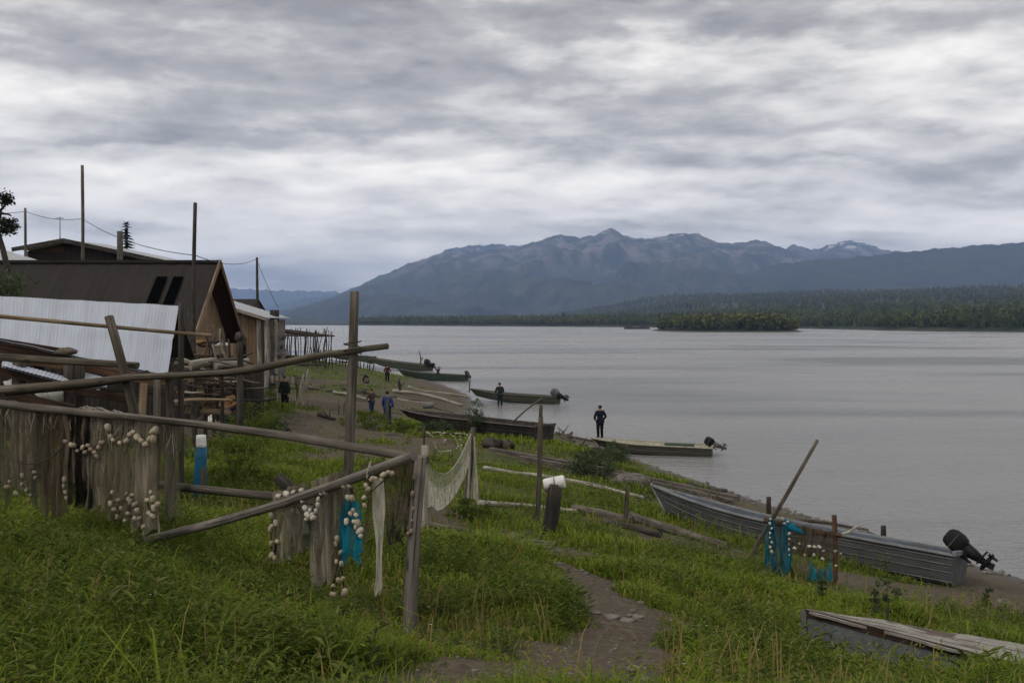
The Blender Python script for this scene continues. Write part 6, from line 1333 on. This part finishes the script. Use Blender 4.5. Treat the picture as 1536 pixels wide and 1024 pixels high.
    for i, (a, b, r0, r1, mt, lab) in enumerate(logs):
        A, B = G(*a), G(*b); A.z += r0*.75; B.z += r1*.75; n = 9; pts = []
        for k in range(n+1):
            q = A.lerp(B, k/n); q.z = max(q.z, gz1(q.x, q.y)+r1*.6); pts.append(q+Vector((0, random.uniform(-.02, .02), 0)))
        m = MB(); m.tube(pts, [r0+(r1-r0)*k/n for k in range(n+1)], 10, rough=.07); one('fallen_log', m, W[mt], lab, 'log', A, 'logs lying on the grass')
    for i, (a, b, off, lab) in enumerate((((735, 684), (1108, 757), 0, 'upper of two long grey planks laid side by side down the bank'), ((780, 697), (1100, 762), .0, 'lower of two long grey planks laid side by side down the bank'))):
        A, B = G(*a)+Vector((0, 0, .30)), G(*b)+Vector((0, 0, .24)); m = MB(); C_ = A.lerp(B, .5); C_.z = max(C_.z, gz1(C_.x, C_.y)+.22); m.board(A, C_, .05, .16); m.board(C_, B, .05, .16); m.board(A-Vector((0, .1, .05)), B-Vector((0, .1, .05)), .14, .05); one('long_plank', m, W['grey'], lab, 'plank', A, 'long planks on the bank')
    # sack
    c = G(940, 728); m = MB(); m.blob(c+Vector((.1, 0, .13)), (.62, .34, .25), 16, 9, rough=.06); m.blob(c+Vector((.45, -.05, .10)), (.35, .28, .2), 12, 8, rough=.1); m.blob(c+Vector((-.45, 0, .07)), (.3, .25, .12), 12, 7, rough=.1); one('canvas_heap', m, SACK, 'crumpled grey canvas heap lying beside the long planks', 'heap', c)
    # shore driftwood
    dl = [((972, 736), (1090, 738), .09, 'grey', 'straight driftwood log at the waterline above the aluminium boat'), ((1035, 745), (1075, 765), .12, 'dark', 'dark driftwood root on the bare shore below the straight log'), ((1050, 752), (1110, 775), .10, 'grey', 'grey driftwood limb on the bare shore by the boat side'), ((1195, 782), (1302, 797), .06, 'grey', 'pole lying along the far side of the aluminium boat'), ((1290, 795), (1380, 822), .05, 'olive', 'thin pole at the stern end of the far boat side'),
          ((612, 581), (702, 597), .10, 'pale', 'long bleached log lying furthest up the pale shore'), ((590, 588), (694, 610), .14, 'pale', 'thickest bleached log on the shore behind the bright blue jacket'), ((596, 600), (650, 607), .10, 'pale', 'short bleached log just below the thickest one'), ((478, 624), (502, 631), .12, 'dark', 'dark stub of wood lying on the trodden yard'), ((500, 590), (560, 604), .12, 'pale', 'pale limb left of the brown hooded person'), ((530, 586), (570, 596), .10, 'grey', 'grey limb across the pale driftwood tangle'), ((512, 583), (548, 592), .12, 'dark', 'dark root end of the driftwood tangle'), ((455, 582), (500, 588), .13, 'grey', 'grey log at the grass edge left of the tall bare post'), ((598, 573), (604, 590), .12, 'dark', 'dark bent branch standing on the shore by the bleached logs'),
          ((845, 658), (880, 672), .12, 'dark', 'dark driftwood stump left of the watching man'), ((850, 655), (900, 664), .07, 'grey', 'grey driftwood limb near the watching man'), ((862, 668), (900, 674), .08, 'pale', 'pale driftwood limb below the watching man'), ((835, 652), (858, 650), .10, 'grey', 'root tip at the stern of the old wooden boat'), ((650, 612), (680, 620), .06, 'dark', 'dark stick on the bare shore above the old wooden boat')]
    for a, b, r, mt, lab in dl:
        A, B = G(*a), G(*b); A.z += r*.7; B.z += r*.7
        if lab.startswith('dark bent'): B = G(602, 590); A = B+Vector((-.2, 0, 1.0))
        m = MB(); m.log(A, B, r, r*.65, .03, 8, rough=.12)
        if r > .085 and mt != 'pale':
            for k in range(3): q = A.lerp(B, random.random()); m.log(q, q+Vector((random.uniform(-.5, .5), random.uniform(-.2, .2), random.uniform(.15, .5))), r*.45, r*.15, .05, 6)
        one('driftwood', m, W[mt], lab, 'driftwood', A, 'driftwood along the shore')
    rs = random.Random(33)
    for k in range(30):
        q = G(rs.uniform(440, 700), rs.uniform(578, 668)); a = rs.gauss(0, .5); ln = rs.uniform(.3, 1.3); e = on(q.x+math.cos(a)*ln, q.y+math.sin(a)*ln, .04); q.z += .04; m = MB(); m.log(q, e, rs.uniform(.02, .05), .015, .05, 6)
        one('stick', m, W[rs.choice(('dark', 'grey', 'grey', 'olive'))], 'small weathered stick lying on the trodden shore with many others', 'stick', q, 'small sticks scattered on the trodden shore')
    for k, (px, py, h, lab) in enumerate(((508, 622, .9, 'taller of two thin stakes behind the tall bare post'), (516, 620, .7, 'shorter thin stake right of the taller one behind the tall bare post'))):
        b = G(px, py); m = MB(); m.log(b-Vector((0, 0, .1)), b+Vector((.06*k, 0, h)), .03, .025, .03, 7); one('thin_stake', m, W['olive'], lab, 'stake', b)
    b = G(549, 575); m = MB(); m.blob(b+Vector((0, 0, .3)), (.28, .25, .35), 10, 7, rough=.15); one('bundle', m, CLOTH['black'], 'dark bundle in the grass left of the person in the maroon jacket', 'bundle', b); m = MB(); m.blob(b+Vector((.1, -.2, .2)), (.22, .18, .25), 10, 7, rough=.2); one('bundle', m, CLOTH['khaki'], 'pale mottled bundle leaning on the dark bundle in the grass', 'bundle', b)
    b = G(625, 634); m = MB(); m.lathe(b+Vector((0, 4.0, .55)), b+Vector((.6, 4.2, .58)), [(0, .1), (.1, .13), (.9, .13), (1, .1)], 12); one('metal_can', m, ALU, 'pale metal can lying in the bow of the old wooden boat', 'can', b+Vector((0, 4, .5)))
    b = G(737, 672); m = MB(); m.blob(b+Vector((0, 0, .18)), (.42, .3, .24), 10, 6, rough=.15); m.blob(b+Vector((.65, .1, .12)), (.3, .25, .2), 10, 6, rough=.15); one('dark_heap', m, W['dark'], 'dark lumps in the grass between the leaning pole and slender pole', 'heap', b)
    # stones
    for k, (px, py, s, lab) in enumerate(((1505, 914, .13, 'round dark stone on the shore at the right edge'), (1440, 936, .05, 'small pale stone in the grass right of the weeds'), (918, 927, .10, 'flat pale stone set in the middle of the path'), (940, 932, .09, 'flat stone at the right side of the path'), (893, 920, .07, 'small stone at the left side of the path'), (905, 936, .05, 'pebble at the lower edge of the path stones'), (957, 926, .08, 'stone half under the grass at the right of the path'), (910, 885, .05, 'lone pebble higher up the path'))):
        b = G(px, py); m = MB(); fl = .35 if 860 < px < 1000 else .85; s *= .75 if fl < .5 else 1; m.blob(b+Vector((0, 0, s*.2 if fl < .5 else s*.7)), (s*1.2, s, s*fl), 9, 6, rough=.14); one('stone', m, STONE, lab, 'stone', b, 'stones on path and shore')
    rs = random.Random(21); m = MB()
    for k in range(260):
        i = rs.choice((0, 0, 0, 1, 1)); q = DIRT[i][0]; j = rs.randrange(len(q)-1); t_ = rs.random(); x = q[j][0]*(1-t_)+q[j+1][0]*t_+rs.gauss(0, .28); y = q[j][1]*(1-t_)+q[j+1][1]*t_+rs.gauss(0, .22); s_ = rs.uniform(.005, .018)*(2.4 if rs.random() < .07 else 1); m.blob((x, y, gz1(x, y)+s_*.25), (s_*1.3, s_, s_*.6), 6, 4, rough=.2)
    struct(m.build('path_pebbles', STONE), 'stuff')
    # waterline wrack: dark clods where the river laps the bank
    rs = random.Random(9); m = MB()
    for k in range(230):
        i = rs.choice((5, 6, 6, 7, 7, 8, 8, 9)); t_ = rs.random(); x = SHORE[i][0]*(1-t_)+SHORE[i+1][0]*t_; y = SHORE[i][1]*(1-t_)+SHORE[i+1][1]*t_; sd = abs(rs.gauss(0, .35)); x -= sd*.8; y -= sd*.5; s = rs.uniform(.02, .07); m.blob((x, y, gz1(x, y)+s*.3), (s*1.3, s, s*.7), 6, 4, rough=.2)
    struct(m.build('shore_pebbles', STONE), 'stuff')
def shore_rack():
    # leaning pole and the rack with blue nets beside the aluminium boat
    f = G(1116, 836); D = f.y; p = P(1226, 660, D+1.2); m = MB(); m.log(f-Vector((0, 0, .2)), p, .05, .034, .006, 10, sub=14); one('leaning_pole', m, W['olive'], 'long thin pole leaning to the right over the aluminium boat', 'pole', f)
    D = 17.6; b = on(P(1252, 868, D).x, D); t = thing('blue_net_rack', 'low brown shore rack with a cross pole before the aluminium boat', 'rack', b)
    m = MB(); m.log(b-Vector((0, 0, .2)), P(1251, 772, D), .052, .046, .008, 10); m.build('post', W['brown'], t)
    l = P(1158, 783, D+.5); m = MB(); m.log((l.x, l.y, gz1(l.x, l.y)-.2), l, .05, .045); m.build('post', W['brown'], t)
    m = MB(); m.log(P(1146, 779, D+.5), P(1262, 803, D-.05), .05, .045, .01, 9, rough=.1); m.build('cross_pole', W['brown'], t)
    m = MB(); m.tube([P(1256, 802, D), P(1272, 798, D+.05), P(1284, 790, D+.1), P(1290, 788, D+.1)], [.02, .025, .025, .01], 6); m.build('rope_end', ROPEL, t)
    def RR(px, dy=0, dd=-.05): return P(px, 779+(px-1146)*24/116+dy, D+.5-(px-1146)/116*.55+dd)
    nets = [(1153, 1163, 88, 'blue', 'left blue net flaring out above the grass at the leaning pole', -1.2, .03), (1172, 1186, 84, 'blue', 'narrow blue net in the middle of the shore rack', -.35, .03), (1160, 1176, 92, 'olive', 'grey brown net between the two left blue nets', -.1, .025), (1196, 1218, 86, 'tan', 'tan net hanging to the grass right of the blue nets', .1, .03), (1183, 1256, 42, 'brown', 'short brown net bunched along the cross pole', .0, .05)]
    for x0, x1, dy, mt, lab, gth, fo in nets:
        a, b2 = RR(x0), RR(x1); n = thing('gill_net', lab, 'net', a, 'nets on the shore rack'); drape(a, b2, dy*D/F, NET[mt], n, fold=fo, nf=3, gather=gth)
        if mt == 'blue' and x0 == 1153: floats(n, [P(1156+random.uniform(-2, 3), 778+k*7, D+.3) for k in range(8)], FLOATW, .035, .08, jit=.7)
        if x0 == 1172: floats(n, [P(1174+k*2.6, 778+6*abs(math.sin(k*1.1))+k*1.2, D+.25) for k in range(14)]+[P(1184, 800+k*8, D+.2) for k in range(5)], [FLOATW, FLOAT], .034, .08, jit=.8)
        if mt == 'brown': floats(n, [P(x, y, D-.12) for x, y in [(1199, 815), (1192, 822), (1214, 819), (1222, 820), (1229, 820), (1235, 826), (1221, 832), (1234, 838), (1245, 846), (1253, 826), (1254, 848), (1207, 832), (1261, 830)]], [FLOATW, FLOAT], .034, .078, jit=.8, rope=False)
    m = MB(); q = RR(1190, -2, -.1); m.tube([RR(1176, -4), RR(1188, 2, -.1), RR(1200, 4, -.1), RR(1208, 8, -.1)], [.05, .06, .05, .03], 8, rough=.2); n = one('gill_net', m, NET['blue'], 'pale blue net twisted along the top of the cross pole', 'net', q, 'nets on the shore rack')
    a, b2 = P(1218, 832, D-.1), P(1240, 838, D-.12); n = thing('gill_net', 'lowest teal net slung near the grass by the brown post', 'net', a, 'nets on the shore rack')
    m = MB(); m.grid(lambda u, v: P(1216+u*30+(u-.5)*8*v, 836+14*math.sin(u*math.pi*1.0)*(1-v)+8*abs(math.sin(u*6.28))*(1-v)+v*34, D-.12+.05*math.sin(u*19)), 24, 10, 0, True, .5, .4); m.build('net_drape', NET['teal'], n)
    for k, (px, py, y0, lab) in enumerate(((1153, 774, 750, 'short stake behind the aluminium boat by the leaning pole'), (1325, 808, 793, 'dark stub post at the waterline behind the aluminium boat'))):
        b3 = G(px, py); h = (py-y0)*b3.y/F; m = MB(); m.log(b3-Vector((0, 0, .3)), b3+Vector((0, 0, h+.1)), .08, .07, .01); one('stake', m, W['dark'], lab, 'stake', b3)
EXPO = 1.2
build_sky(); build_ground(); build_water(); build_far(); build_island(); build_forests(); build_mountains(); build_haze(); build_grass()
house_a_frame(); stick_deck(); cabin(); far_houses(); metal_shed(); clutter(); fish_racks(); utility(); trees(); bushes()
boats(); people(); near_rack(); back_rack(); middle_ground(); shore_rack()
# ------------------------------------------------------------------ render settings
S.view_settings.view_transform = 'Standard'; S.view_settings.look = 'None'; S.view_settings.gamma = 1.0; S.view_settings.exposure = EXPO; S.view_settings.use_curve_mapping = False
S.render.engine = 'CYCLES'; c = S.cycles
c.use_denoising = True; c.max_bounces = 6; c.diffuse_bounces = 3; c.glossy_bounces = 3; c.transmission_bounces = 3; c.transparent_max_bounces = 14; c.volume_bounces = 0
c.caustics_reflective = False; c.caustics_refractive = False; c.sample_clamp_indirect = 4
